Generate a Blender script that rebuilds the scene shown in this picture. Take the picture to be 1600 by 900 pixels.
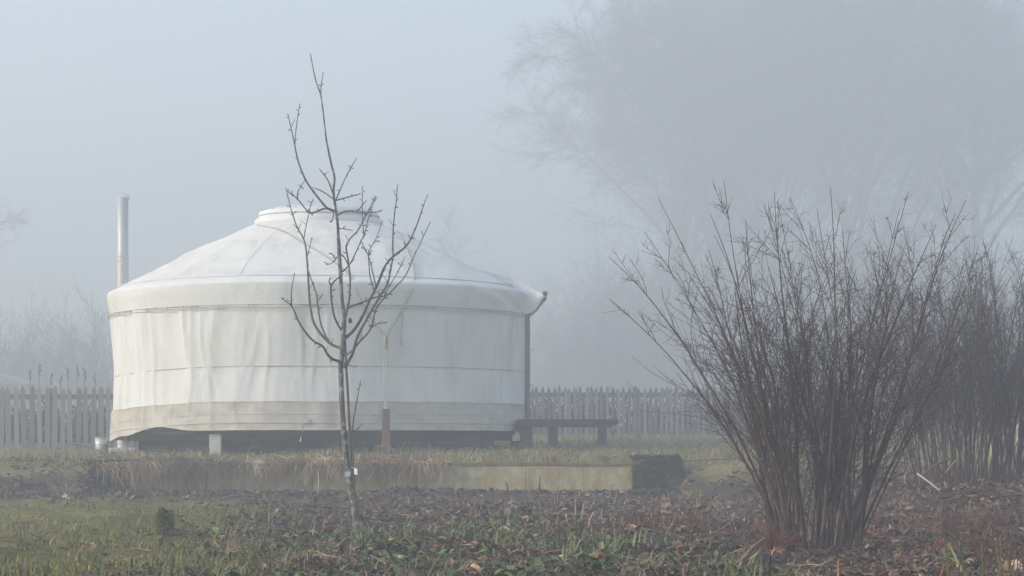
import bpy, math, random
import numpy as np
from mathutils import noise as mnoise, Vector

# ------------------------------------------------------------------ clear
for o in list(bpy.data.objects):
    bpy.data.objects.remove(o)
scene = bpy.context.scene
COL = scene.collection
rng = np.random.default_rng(7)
random.seed(7)
R = math.radians

# ------------------------------------------------------------------ camera
FPX, HOR, EYE = 3700.0, 690.0, 0.60          # focal length and horizon in photo pixels, eye height
cam_d = bpy.data.cameras.new('camera')
cam = bpy.data.objects.new('camera', cam_d)
COL.objects.link(cam)
cam.location = (0, 0, EYE)
cam.rotation_euler = (R(90), 0, 0)
cam_d.sensor_width = 36.0
cam_d.lens = 36.0 * FPX / 1600.0
cam_d.shift_y = (HOR - 450.0) / 1600.0
cam_d.clip_end = 2000.0
scene.camera = cam

# ------------------------------------------------------------------ world, sun, exposure
SUN_EL, SUN_AZ = 22.0, -106.0                 # azimuth from +Y, clockwise towards +X
world = bpy.data.worlds.new('World')
scene.world = world
world.use_nodes = True
wn = world.node_tree
wn.nodes.clear()
sky_n = wn.nodes.new('ShaderNodeTexSky')
sky_n.sky_type = 'NISHITA'
sky_n.sun_disc = False
sky_n.sun_elevation = R(SUN_EL)
sky_n.sun_rotation = R(SUN_AZ)
sky_n.air_density = 1.0
sky_n.dust_density = 1.6
sky_n.ozone_density = 1.2
bg = wn.nodes.new('ShaderNodeBackground')
bg.inputs['Strength'].default_value = 0.15
wo = wn.nodes.new('ShaderNodeOutputWorld')
wn.links.new(sky_n.outputs[0], bg.inputs[0])
wn.links.new(bg.outputs[0], wo.inputs[0])

sun_d = bpy.data.lights.new('sun', 'SUN')
sun_d.energy = 2.85
sun_d.angle = R(10)
sun_d.color = (1.0, 0.93, 0.82)
sun = bpy.data.objects.new('sun', sun_d)
COL.objects.link(sun)
sv = Vector((math.sin(R(SUN_AZ)) * math.cos(R(SUN_EL)), math.cos(R(SUN_AZ)) * math.cos(R(SUN_EL)), math.sin(R(SUN_EL))))
sun.rotation_euler = sv.to_track_quat('Z', 'Y').to_euler()
sun.location = sv * 60

vs = scene.view_settings
vs.view_transform = 'Standard'
vs.look = 'None'
vs.exposure = 1.12
vs.gamma = 1.0
vs.use_curve_mapping = False
cy = scene.cycles
cy.use_denoising = True
cy.volume_bounces = 3
cy.max_bounces = 8
cy.diffuse_bounces = 3
cy.glossy_bounces = 2
cy.transparent_max_bounces = 16
cy.sample_clamp_indirect = 8.0
HAZE_DENSITY = 0.0126
HAZE_COLOR = (0.80, 0.832, 0.868)

# ------------------------------------------------------------------ helpers
def W(px, py, d):
    """world point that stands d metres in front of the camera at a photo position"""
    return np.array([(px - 800.0) / FPX * d, d, EYE + (HOR - py) / FPX * d])

def sstep(a, b, x):
    t = np.clip((np.asarray(x, float) - a) / (b - a), 0, 1)
    return t * t * (3 - 2 * t)

def link(o, parent=None):
    COL.objects.link(o)
    if parent is not None:
        o.parent = parent
        pl = parent.matrix_basis.translation if False else parent.location
        o.location = Vector(o.location) - Vector(root_loc(parent))
    return o

def root_loc(o):
    v = Vector((0, 0, 0))
    while o is not None:
        v += Vector(o.location)
        o = o.parent
    return v

def thing(name, label, cat, loc=(0, 0, 0), group=None):
    o = bpy.data.objects.new(name, None)
    o.empty_display_size = 0.2
    COL.objects.link(o)
    o.location = loc
    tag(o, label, cat, group)
    return o

def tag(o, label, cat, group=None, kind=None):
    o['label'] = label
    if cat:
        o['category'] = cat
    if group:
        o['group'] = group
    if kind:
        o['kind'] = kind
    return o

class MB:
    """collects vertices, faces and vertex colours (world coordinates) of one mesh"""
    def __init__(self):
        self.v = []; self.f = []; self.c = []; self.n = 0
    def add(self, v, f, col=None):
        v = np.asarray(v, float).reshape(-1, 3)
        f = np.asarray(f, int)
        self.v.append(v); self.f.append(f + self.n)
        if col is None:
            col = (1, 1, 1)
        col = np.asarray(col, float)
        if col.ndim == 1:
            col = np.tile(col, (len(v), 1))
        self.c.append(col)
        self.n += len(v)
    def box(self, c, s, rz=0.0, col=None, taper=1.0):
        x, y, z = [q / 2 for q in s]
        p = np.array([[-x, -y, -z], [x, -y, -z], [x, y, -z], [-x, y, -z], [-x, -y, z], [x, -y, z], [x, y, z], [-x, y, z]])
        p[4:, :2] *= taper
        ca, sa = math.cos(rz), math.sin(rz)
        p = p @ np.array([[ca, sa, 0], [-sa, ca, 0], [0, 0, 1]])
        self.add(p + np.asarray(c, float), [[0, 3, 2, 1], [4, 5, 6, 7], [0, 1, 5, 4], [1, 2, 6, 5], [2, 3, 7, 6], [3, 0, 4, 7]], col)
    def grid(self, P, col=None, closed_u=False):
        """P (nu, nv, 3)"""
        nu, nv = P.shape[:2]
        idx = np.arange(nu * nv).reshape(nu, nv)
        a = idx if closed_u else idx[:-1]
        b = np.roll(idx, -1, 0) if closed_u else idx[1:]
        f = np.stack([a[:, :-1], b[:, :-1], b[:, 1:], a[:, 1:]], -1).reshape(-1, 4)
        self.add(P.reshape(-1, 3), f, None if col is None else np.asarray(col).reshape(-1, 3) if np.ndim(col) > 1 else col)
    def tubes(self, pts, rad, sides=4, col=None, caps=False):
        """pts (B, n, 3), rad (B, n)"""
        pts = np.asarray(pts, float); rad = np.asarray(rad, float)
        if pts.ndim == 2:
            pts = pts[None]; rad = rad[None]
        B, n = pts.shape[:2]
        t = np.gradient(pts, axis=1)
        t /= np.linalg.norm(t, axis=2, keepdims=True) + 1e-9
        ref = np.zeros_like(t); ref[..., 0] = 0.913; ref[..., 1] = 0.37; ref[..., 2] = 0.17
        u = np.cross(t, ref); u /= np.linalg.norm(u, axis=2, keepdims=True) + 1e-9
        w = np.cross(t, u)
        a = np.arange(sides) * 2 * np.pi / sides
        ring = (u[:, :, None, :] * np.cos(a)[None, None, :, None] + w[:, :, None, :] * np.sin(a)[None, None, :, None]) * rad[:, :, None, None]
        V = pts[:, :, None, :] + ring
        idx = np.arange(B * n * sides).reshape(B, n, sides)
        a0 = idx[:, :-1]; a1 = idx[:, 1:]
        f = np.stack([a0, np.roll(a0, -1, 2), np.roll(a1, -1, 2), a1], -1).reshape(-1, 4)
        c = None
        if col is not None:
            c = np.asarray(col, float)
            if c.ndim == 2:
                c = np.repeat(c, n * sides, 0)
        self.add(V.reshape(-1, 3), f, c)
        if caps and sides > 2:
            if sides == 4:
                cf = np.concatenate([idx[:, 0, ::-1], idx[:, -1]], 0)
                self.f.append(cf + self.n - B * n * sides)
            else:
                for b in range(B):
                    for r_, sgn in ((idx[b, 0], 1), (idx[b, -1], -1)):
                        tri = np.array([[r_[0], r_[k], r_[k + 1]] for k in range(1, sides - 1)])
                        self.f.append(tri + self.n - B * n * sides)
    def lathe(self, prof, c, seg=48, col=None, cap=False):
        prof = np.asarray(prof, float)
        a = np.arange(seg) * 2 * np.pi / seg
        P = np.stack([np.outer(np.cos(a), prof[:, 0]) + c[0], np.outer(np.sin(a), prof[:, 0]) + c[1], np.tile(prof[:, 1], (seg, 1)) + c[2]], -1)
        self.grid(P, col, closed_u=True)
    def build(self, name, mat, parent=None, smooth=False, origin=None):
        me = bpy.data.meshes.new(name)
        V = np.concatenate(self.v) if self.v else np.zeros((0, 3))
        org = np.zeros(3)
        if parent is None:
            if origin is None:
                org = np.array([V[:, 0].mean(), V[:, 1].mean(), V[:, 2].min()])
            else:
                org = np.asarray(origin, float)
        else:
            org = np.array(root_loc(parent))
            if origin is not None:
                org = np.asarray(origin, float)
        V = V - org
        q = [f for f in self.f if f.shape[1] == 4]; t = [f for f in self.f if f.shape[1] == 3]
        nq = sum(len(f) for f in q); nt = sum(len(f) for f in t)
        loops = np.concatenate([f.ravel() for f in q] + [f.ravel() for f in t]) if nq + nt else np.zeros(0, int)
        tot = np.concatenate([np.full(nq, 4), np.full(nt, 3)]).astype(np.int32)
        st = np.concatenate([[0], np.cumsum(tot)[:-1]]).astype(np.int32)
        me.vertices.add(len(V)); me.vertices.foreach_set('co', V.astype(np.float32).ravel())
        me.loops.add(len(loops)); me.loops.foreach_set('vertex_index', loops.astype(np.int32))
        me.polygons.add(len(tot)); me.polygons.foreach_set('loop_start', st); me.polygons.foreach_set('loop_total', tot)
        me.polygons.foreach_set('use_smooth', np.full(len(tot), smooth, dtype=bool))
        me.update(calc_edges=True)
        ca = me.color_attributes.new('Col', 'FLOAT_COLOR', 'POINT')
        C = np.concatenate(self.c); C = np.concatenate([C, np.ones((len(C), 1))], 1)
        ca.data.foreach_set('color', C.astype(np.float32).ravel())
        me.validate()
        me.materials.append(mat)
        o = bpy.data.objects.new(name, me)
        COL.objects.link(o)
        if parent is not None:
            o.parent = parent
            o.location = Vector(org) - root_loc(parent)
        else:
            o.location = org
        return o

# ------------------------------------------------------------------ materials
def pmat(name, c1, c2=None, scale=8.0, detail=5.0, rough=0.8, bump=0.0, bscale=None, attr=False, stretch=(1, 1, 1),
         metallic=0.0, spec=0.3, c3=None, s3=1.5, r3=(0.5, 0.7), bdist=0.02, stretch3=None, trans=0.0):
    m = bpy.data.materials.new(name)
    m.use_nodes = True
    nt = m.node_tree; N = nt.nodes; L = nt.links
    b = N['Principled BSDF']
    b.inputs['Roughness'].default_value = rough
    b.inputs['Metallic'].default_value = metallic
    b.inputs['Specular IOR Level'].default_value = spec
    tc = N.new('ShaderNodeTexCoord')
    mp = N.new('ShaderNodeMapping'); mp.inputs['Scale'].default_value = stretch
    L.new(tc.outputs['Object'], mp.inputs[0])
    c2 = c2 or c1
    nz = N.new('ShaderNodeTexNoise'); nz.inputs['Scale'].default_value = scale; nz.inputs['Detail'].default_value = detail; nz.inputs['Roughness'].default_value = 0.62
    L.new(mp.outputs[0], nz.inputs['Vector'])
    rp = N.new('ShaderNodeValToRGB')
    rp.color_ramp.elements[0].position = 0.32; rp.color_ramp.elements[0].color = (*c1, 1)
    rp.color_ramp.elements[1].position = 0.68; rp.color_ramp.elements[1].color = (*c2, 1)
    L.new(nz.outputs['Fac'], rp.inputs[0])
    out = rp.outputs[0]
    if c3:
        mp3 = N.new('ShaderNodeMapping'); mp3.inputs['Scale'].default_value = stretch3 or stretch
        L.new(tc.outputs['Object'], mp3.inputs[0])
        n3 = N.new('ShaderNodeTexNoise'); n3.inputs['Scale'].default_value = s3; n3.inputs['Detail'].default_value = 6; n3.inputs['Roughness'].default_value = 0.65
        L.new(mp3.outputs[0], n3.inputs['Vector'])
        mr = N.new('ShaderNodeMapRange'); mr.inputs['From Min'].default_value = r3[0]; mr.inputs['From Max'].default_value = r3[1]
        L.new(n3.outputs['Fac'], mr.inputs['Value'])
        mx = N.new('ShaderNodeMix'); mx.data_type = 'RGBA'
        L.new(mr.outputs[0], mx.inputs[0]); L.new(out, mx.inputs[6]); mx.inputs[7].default_value = (*c3, 1)
        out = mx.outputs[2]
    if attr:
        at = N.new('ShaderNodeAttribute'); at.attribute_name = 'Col'
        mm = N.new('ShaderNodeMix'); mm.data_type = 'RGBA'; mm.blend_type = 'MULTIPLY'; mm.inputs[0].default_value = 1.0
        L.new(out, mm.inputs[6]); L.new(at.outputs['Color'], mm.inputs[7])
        out = mm.outputs[2]
    L.new(out, b.inputs['Base Color'])
    if trans > 0:
        b.inputs['Transmission Weight'].default_value = 0.0
        b.inputs['Subsurface Weight'].default_value = 0.0
    if bump > 0:
        nb = N.new('ShaderNodeTexNoise'); nb.inputs['Scale'].default_value = bscale or scale * 3; nb.inputs['Detail'].default_value = 6
        L.new(mp.outputs[0], nb.inputs['Vector'])
        bp = N.new('ShaderNodeBump'); bp.inputs['Strength'].default_value = bump; bp.inputs['Distance'].default_value = bdist
        L.new(nb.outputs['Fac'], bp.inputs['Height']); L.new(bp.outputs[0], b.inputs['Normal'])
    return m

M = {}
M['canvas'] = pmat('white_canvas', (0.82, 0.805, 0.755), (0.76, 0.745, 0.70), 2.0, 7, 0.9, 0.2, 16, c3=(0.57, 0.55, 0.47), s3=1.4, r3=(0.50, 0.82), stretch3=(1.6, 1.6, 0.4), spec=0.1, stretch=(1, 1, 0.6))
M['roof_canvas'] = pmat('roof_canvas', (0.83, 0.795, 0.72), (0.75, 0.715, 0.645), 1.6, 8, 0.9, 0.35, 9, c3=(0.60, 0.59, 0.55), s3=2.3, r3=(0.48, 0.75), spec=0.1)
M['skirt'] = pmat('beige_canvas', (0.66, 0.60, 0.51), (0.54, 0.485, 0.405), 2.5, 7, 0.9, 0.2, 14, c3=(0.42, 0.38, 0.32), s3=3.5, r3=(0.48, 0.75), spec=0.1, stretch=(1, 1, 2.0))
M['strap'] = pmat('webbing', (0.66, 0.62, 0.55), (0.58, 0.54, 0.47), 12, 4, 0.85, spec=0.15)
M['seam'] = pmat('seam_stitching', (0.56, 0.53, 0.47), (0.46, 0.44, 0.39), 14, 4, 0.9, spec=0.1)
M['rope'] = pmat('rope', (0.50, 0.46, 0.37), (0.38, 0.35, 0.28), 60, 3, 0.9, 0.4, 120, spec=0.1)
M['acrylic'] = pmat('dome_acrylic', (0.66, 0.68, 0.69), (0.60, 0.62, 0.64), 3, 3, 0.4, spec=0.5)
M['ring'] = pmat('ring_fabric', (0.78, 0.77, 0.74), (0.72, 0.71, 0.68), 3, 5, 0.85, 0.1, 20, spec=0.1)
M['wood_dark'] = pmat('dark_timber', (0.055, 0.048, 0.042), (0.10, 0.088, 0.075), 6, 6, 0.85, 0.3, 18, stretch=(0.6, 3, 3))
M['wood_door'] = pmat('door_timber', (0.20, 0.155, 0.125), (0.28, 0.22, 0.18), 8, 6, 0.7, 0.2, 20, stretch=(4, 4, 0.5))
M['post_brown'] = pmat('post_timber', (0.13, 0.08, 0.055), (0.20, 0.125, 0.09), 8, 6, 0.85, 0.3, 20, stretch=(4, 4, 0.5))
M['deck'] = pmat('deck_timber', (0.06, 0.052, 0.045), (0.10, 0.085, 0.07), 5, 6, 0.9, 0.2, 20, stretch=(0.5, 4, 4))
M['white_block'] = pmat('white_block', (0.70, 0.69, 0.66), (0.58, 0.57, 0.54), 6, 6, 0.85, 0.3, 25)
M['steel'] = pmat('brushed_steel', (0.58, 0.57, 0.55), (0.50, 0.50, 0.49), 5, 5, 0.55, 0.04, 30, metallic=0.35, stretch=(1, 1, 0.2), spec=0.5)
M['galv'] = pmat('galvanised_metal', (0.50, 0.52, 0.53), (0.62, 0.63, 0.64), 9, 5, 0.45, 0.08, 30, metallic=0.5, spec=0.5)
M['fence'] = pmat('weathered_picket', (0.20, 0.19, 0.175), (0.29, 0.28, 0.26), 5, 6, 0.9, 0.2, 20, attr=True, stretch=(4, 4, 0.6))
M['yellow_wood'] = pmat('pale_yellow_paint', (0.62, 0.55, 0.38), (0.52, 0.46, 0.32), 5, 6, 0.8, 0.1, 20)
M['concrete'] = pmat('weathered_concrete', (0.36, 0.30, 0.17), (0.60, 0.52, 0.34), 7, 9, 0.92, 0.5, 22, c3=(0.40, 0.28, 0.09), s3=2.6, r3=(0.46, 0.64), stretch=(1.5, 1.5, 1.2), stretch3=(2.2, 1, 0.45), attr=True, spec=0.15)
M['moss_block'] = pmat('mossy_stone', (0.042, 0.050, 0.014), (0.095, 0.10, 0.028), 9, 7, 0.95, 0.9, 26, c3=(0.05, 0.047, 0.035), s3=3, r3=(0.5, 0.65), spec=0.1, bdist=0.04, attr=True)
M['bark_young'] = pmat('young_bark', (0.085, 0.07, 0.058), (0.14, 0.12, 0.10), 30, 6, 0.85, 0.5, 80, c3=(0.36, 0.34, 0.29), s3=24, r3=(0.52, 0.60), attr=True, stretch=(1, 1, 0.8), bdist=0.005)
M['twig_young'] = pmat('young_twig', (0.085, 0.07, 0.058), (0.14, 0.12, 0.10), 30, 4, 0.8, attr=True)
M['stake'] = pmat('stake_wood', (0.10, 0.085, 0.07), (0.15, 0.13, 0.11), 20, 5, 0.9, 0.3, 60, stretch=(3, 3, 0.4))
M['shrub'] = pmat('shrub_bark', (0.052, 0.034, 0.028), (0.095, 0.062, 0.051), 25, 4, 0.75, attr=True)
M['far_bark'] = pmat('far_bark', (0.045, 0.042, 0.038), (0.07, 0.064, 0.056), 4, 4, 0.9)
M['far_twig'] = pmat('far_twig', (0.05, 0.045, 0.04), (0.075, 0.066, 0.056), 4, 3, 0.9)
M['soil'] = pmat('soil_ground', (1.0, 1.0, 1.0), (1.9, 1.8, 1.7), 9, 8, 0.95, 0.9, 30, attr=True, spec=0.15, bdist=0.05)
M['leaf'] = pmat('leaf_litter', (1.0, 1.0, 1.0), (1.85, 1.75, 1.65), 30, 4, 0.62, attr=True, spec=0.35)
M['green'] = pmat('green_leaf', (1.0, 1.0, .9), (1.55, 1.5, 1.3), 30, 4, 0.55, attr=True, spec=0.4)
M['straw'] = pmat('dry_grass', (1.3, 1.3, 1.3), (1.9, 1.9, 1.9), 20, 3, 0.85, attr=True, spec=0.2)
M['tagplastic'] = pmat('white_plastic', (0.78, 0.78, 0.76), (0.72, 0.72, 0.70), 20, 3, 0.5)
M['shed'] = pmat('pale_sheet', (0.22, 0.24, 0.26), (0.27, 0.29, 0.31), 2, 4, 0.5)
M['dew'] = pmat('water_drop', (0.85, 0.87, 0.9), (0.9, 0.9, 0.92), 5, 1, 0.05, spec=1.0)

M['tan_board'] = pmat('tan_board', (.20, .16, .12), (.28, .23, .18), 8, 5, .9, .2, 20, stretch=(.5, 3, 3))
_nt = M['fence'].node_tree; _oi = _nt.nodes.new('ShaderNodeObjectInfo'); _mr = _nt.nodes.new('ShaderNodeMapRange'); _mr.inputs['To Min'].default_value = .55; _mr.inputs['To Max'].default_value = 1.15
_mx = _nt.nodes.new('ShaderNodeMix'); _mx.data_type = 'RGBA'; _mx.blend_type = 'MULTIPLY'; _mx.inputs[0].default_value = 1.0
_bs = _nt.nodes['Principled BSDF']; _src = _bs.inputs['Base Color'].links[0].from_socket
_nt.links.new(_oi.outputs['Random'], _mr.inputs['Value']); _nt.links.new(_src, _mx.inputs[6]); _nt.links.new(_mr.outputs[0], _mx.inputs[7]); _nt.links.new(_mx.outputs[2], _bs.inputs['Base Color'])
# ------------------------------------------------------------------ terrain
WX0, WX1, WY = -4.93, 1.42, 28.0        # the retaining wall
def nz2(x, y, s, seed=0.0):
    x = np.asarray(x, float); y = np.asarray(y, float)
    out = np.empty(x.shape)
    xf, yf, of = x.ravel(), y.ravel(), out.ravel()
    n_ = mnoise.noise
    for i in range(xf.size):
        of[i] = n_((xf[i] * s + seed, yf[i] * s - seed * 1.7, seed * 0.37))
    return of.reshape(x.shape)

def lawn_z(x, y):
    k = 0.007 + 0.0155 * sstep(-5.5, 0.5, x)
    yy = np.minimum(y, 52.0)
    return 0.35 + (yy - WY) * k

_bx = np.array([-60, -9.0, -5.6, -4.95, -4.9, 1.95, 2.0, 2.4, 3.0, 3.7, 6.0, 60])
_b0 = np.array([22.5, 23.5, 25.5, 27.0, 27.93, 27.93, 26.8, 23.5, 18.5, 14.5, 13.0, 13.0])
_b1 = np.array([29.0, 29.0, 29.0, 28.6, 28.06, 28.06, 29.0, 29.5, 26.5, 20.5, 19.0, 19.0])
def ground_base(x, y):
    x = np.asarray(x, float); y = np.asarray(y, float)
    a = np.interp(x, _bx, _b0); b = np.interp(x, _bx, _b1)
    t = sstep(0, 1, (y - a) / (b - a))
    low = -1.0 * sstep(10.5, -2.0, y) - 0.055 * sstep(27.95, 26.6, y)
    return low * (1 - t) + lawn_z(x, y) * t

def rough_amp(x, y):
    # bumpy bed below the wall, smoother lawns
    bed = (1 - sstep(27.0, 28.0, y)) * sstep(-5.2, -2.5, x + (y - 16) * 0.18)
    return 0.034 + 0.034 * bed

def ground_z(x, y):
    x = np.asarray(x, float); y = np.asarray(y, float)
    g = ground_base(x, y)
    near = (y < 52) & (np.abs(x) < 14)
    d = np.zeros(x.shape)
    if near.any():
        xn, yn = x[near], y[near]
        d[near] = rough_amp(xn, yn) * (nz2(xn, yn, 1.1, 3.1) * 1.3 + nz2(xn, yn, 3.7, 9.2) * 0.8 + nz2(xn, yn, 9.0, 4.4) * 0.35)
    d = d - 0.05 * np.exp(-((x + 1.15) / 0.55) ** 2 - ((y - 16.6) / 2.2) ** 2)
    damp = 1 - np.exp(-((y - WY) / 0.25) ** 2) * ((x > WX0 - .2) & (x < 2.1))
    return g + d * damp

def lin(r, g, b):
    f = lambda u: (u / 255 / 12.92) if u < 10 else ((u / 255 + 0.055) / 1.055) ** 2.4
    return (f(r), f(g), f(b))

def build_ground():
    xs = np.concatenate([np.linspace(-260, -20, 14)[:-1], np.linspace(-20, -8, 30)[:-1], np.linspace(-8, 8, 201)[:-1], np.linspace(8, 20, 30)[:-1], np.linspace(20, 260, 14)])
    ys = np.concatenate([np.linspace(-30, 8, 30)[:-1], np.linspace(8, 27.9, 300)[:-1], np.linspace(27.9, 28.1, 6)[:-1], np.linspace(28.1, 46, 120)[:-1], np.linspace(46, 60, 20)[:-1], np.linspace(60, 280, 20)])
    X, Y = np.meshgrid(xs, ys, indexing='ij')
    Z = ground_z(X, Y)
    P = np.stack([X, Y, Z], -1)
    # colours of the ground itself: mossy lawn, dark bed soil, olive upper lawn
    up = sstep(0.12, 0.28, ground_base(X, Y)) * sstep(23, 28, Y)
    n1 = np.zeros(X.shape); near = (np.abs(X) < 20) & (Y < 60) & (Y > 0)
    n1[near] = nz2(X[near], Y[near], 0.9, 21.0)
    left = 1 - sstep(-0.9, 0.9, X + (Y - 11) * 0.10 + 1.15 + n1 * 0.8)
    left = left * (1 - sstep(24.0, 26.0, Y))
    bed = np.array([0.050, 0.037, 0.027]); moss = np.array([0.115, 0.105, 0.030]); lawn = np.array([0.16, 0.145, 0.058])
    C = bed * (1 - left[..., None]) + moss * left[..., None]
    C = C * (1 - up[..., None]) + lawn * up[..., None]
    C *= (1 + 0.25 * n1)[..., None]
    mb = MB(); mb.grid(P, C)
    g = mb.build('ground', M['soil'], None, smooth=True, origin=(0, 0, 0))
    tag(g, 'dark soil bed and lawn rising to the yurt', None, kind='structure')
    return g
build_ground()


# ------------------------------------------------------------------ the yurt
YC = np.array([(498 - 800) / FPX * 34.5, 34.5])
YG = float(ground_base(YC[0], YC[1]))
yurt = thing('yurt', 'large white canvas yurt with beige skirt and conical roof on a low deck', 'yurt', (YC[0], YC[1], YG))
N3 = mnoise.noise
def droop(phi, amt):
    """the cloth hangs lower on its left side"""
    return -amt * sstep(-0.25, -1.5, phi) if np.ndim(phi) else -amt * float(sstep(-0.25, -1.5, phi))
def leftness(phi):
    return math.exp(-((phi + 1.0) / 0.9) ** 2)
def ypt(phi, r, z):
    return (YC[0] + r * math.sin(phi), YC[1] - r * math.cos(phi), z)
def wall_fold(phi, z, seed, zb, zt):
    s = phi * 2.95
    env = 0.6 + 1.0 * leftness(phi)
    k = (z - zb) / max(zt - zb, 1e-3)
    a = N3((s * 2.6 + seed, z * 0.5, 1.3)) * 0.016
    q_ = s + 0.10 * N3((s * 1.3, z * 1.1, 2.0)) + k * 0.10 * N3((s * 2.0, 5.0, seed))
    r_ = 1 - abs(N3((q_ * 3.1 + seed, z * 0.30, 7.7))) * 3.4
    b = max(0.0, r_) ** 2 * 0.032 * (0.3 + 0.9 * max(0.0, N3((s * 0.9, 3.0, seed)) + 0.35))
    c = N3((q_ * 9.0, z * 0.9 + seed, 3.3)) * 0.008
    e_ = 1 - abs(N3((q_ * 5.3 + 40 + seed, z * 0.45, 1.7))) * 6.0
    b += max(0.0, e_) * 0.016 * max(0.0, N3((s * 1.7 + 9, z * 0.9, seed)) + 0.45)
    return (a + b * (0.55 + 0.45 * k) + c) * env
DOORW = 0.50 / 2.95
PHID = R(92)
def bulge(p):
    return float(sstep(1.0, 1.43, p)) * float(1 - sstep(1.77, 2.3, p))
def cloth_ring(zb, zt, rb, rm, rt, db, dt, seed, nu=620, nv=22, p0=None, p1=None, hem=0.0, hemf=None, sag=0.012):
    """ring of cloth from zb up to zt; leaves the doorway open when p0, p1 are given"""
    ph = np.linspace(p0, p1, nu)
    P = np.zeros((nu, nv, 3))
    for i, p in enumerate(ph):
        pw = (p + math.pi) % (2 * math.pi) - math.pi
        lb = zb + droop(pw, db) + (hemf(pw) if hemf else 0.0)
        lt = zt + droop(pw, dt)
        lb += N3((pw * 5 + seed, 0.3, seed)) * hem
        for j in range(nv):
            t = j / (nv - 1)
            z = lb + (lt - lb) * t
            r_ = (1 - t) ** 2 * rb + 2 * t * (1 - t) * rm + t * t * rt
            w_ = bulge(pw); r_ = (r_ + wall_fold(pw, z, seed, lb, lt)) * (1 - w_) + 3.035 * w_
            P[i, j] = ypt(p, r_, z)
    return P
P0, P1 = PHID + DOORW, PHID - DOORW + 2 * math.pi
P0, P1 = P0 - 2 * math.pi, PHID - DOORW
def hem_left(p):
    # raised scallop and torn droop in the left of the skirt
    d = math.degrees(p)
    return 0.09 * math.exp(-((d + 43) / 9) ** 2) - 0.015 * math.exp(-((d + 75) / 12) ** 2) + 0.02 * math.exp(-((d + 62) / 4) ** 2)
mb = MB(); mb.grid(cloth_ring(1.606, 2.44, 2.925, 2.95, 2.975, 0.09, 0.02, 2.0, p0=P0, p1=P1))
upper = mb.build('upper_wall_canvas', M['canvas'], yurt, True)
mb = MB(); mb.grid(cloth_ring(1.12, 1.63, 2.95, 2.93, 2.918, 0.11, 0.09, 2.0, nv=14, p0=P0, p1=P1))
lower = mb.build('lower_wall_canvas', M['canvas'], yurt, True)
mb = MB(); mb.grid(cloth_ring(0.755, 1.135, 2.995, 2.975, 2.965, 0.13, 0.11, 5.0, nv=18, p0=P0, p1=P1, hem=0.02, hemf=hem_left))
skirt = mb.build('skirt', M['skirt'], yurt, True)
def ring_line(name, z, r, d, mat, parent, rad=0.005, seed=0.0, wob=0.004, foldseed=2.0, zb=1.0, zt=2.0, a0=None, a1=None, n=420, flat=False, hemf=None):
    ph = np.linspace(P0 if a0 is None else a0, P1 if a1 is None else a1, n)
    pts = []
    for p in ph:
        pw = (p + math.pi) % (2 * math.pi) - math.pi
        zz = z + droop(pw, d) + N3((pw * 7 + seed, seed, 0)) * wob + (hemf(pw) if hemf else 0)
        w_ = bulge(pw); pts.append(ypt(p, (r + wall_fold(pw, zz, foldseed, zb, zt)) * (1 - w_) + 3.038 * w_, zz))
    m_ = MB()
    if flat:
        pa = np.array(pts); h = np.array([0, 0, rad])
        out = pa.copy(); 
        Pq = np.stack([pa - h, pa + h], 1)
        nrm = pa[:, :2] - YC; nrm /= np.linalg.norm(nrm, axis=1, keepdims=True)
        Pq[:, :, :2] += nrm[:, None, :] * 0.006
        m_.grid(Pq)
    else:
        m_.tubes(np.array(pts), np.full(n, rad), 6)
    return m_.build(name, mat, parent, True)
ring_line('seam', 1.609, 2.928, 0.09, M['seam'], upper, 0.0045, 1.0, zb=1.6, zt=2.44)
ring_line('seam', 1.133, 2.966, 0.11, M['seam'], skirt, 0.005, 2.0, wob=0.012, foldseed=5.0, zb=.75, zt=1.13)
ring_line('seam', 0.965, 2.978, 0.12, M['seam'], skirt, 0.0035, 3.0, foldseed=5.0, zb=.75, zt=1.13)
ring_line('webbing_strap', 0.862, 2.992, 0.128, M['strap'], skirt, 0.013, 4.0, foldseed=5.0, zb=.75, zt=1.13, flat=True)
ring_line('hem', 0.758, 2.997, 0.13, M['skirt'], skirt, 0.008, 5.0, foldseed=5.0, zb=.75, zt=1.13, hemf=hem_left)
# buckle and strap tail
mb = MB()
pb = np.array(ypt(math.asin((W(480, 658, 31.6)[0] - YC[0]) / 3.0), 3.005, 0.875))
mb.box(pb, (0.10, 0.02, 0.05)); mb.box(pb + [0, -0.014, 0], (0.035, 0.012, 0.062))
mb.build('buckle', M['galv'], skirt)
mb = MB()
t = np.linspace(0, 1, 12)
p0_ = W(471, 660, 31.5)
pl = np.stack([p0_[0] + 0.02 * np.sin(t * 4), p0_[1] - 0.02 - 0.02 * np.sin(t * 3), 0.87 - 0.27 * t], -1)
hw = np.stack([0.016 * np.cos(t * 2.5), 0.016 * np.sin(t * 2.5), 0 * t], -1) * (1 - 0.5 * t)[:, None]
mb.grid(np.stack([pl - hw, pl + hw], 1))
mb.build('strap_tail', M['strap'], skirt, True)
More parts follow.
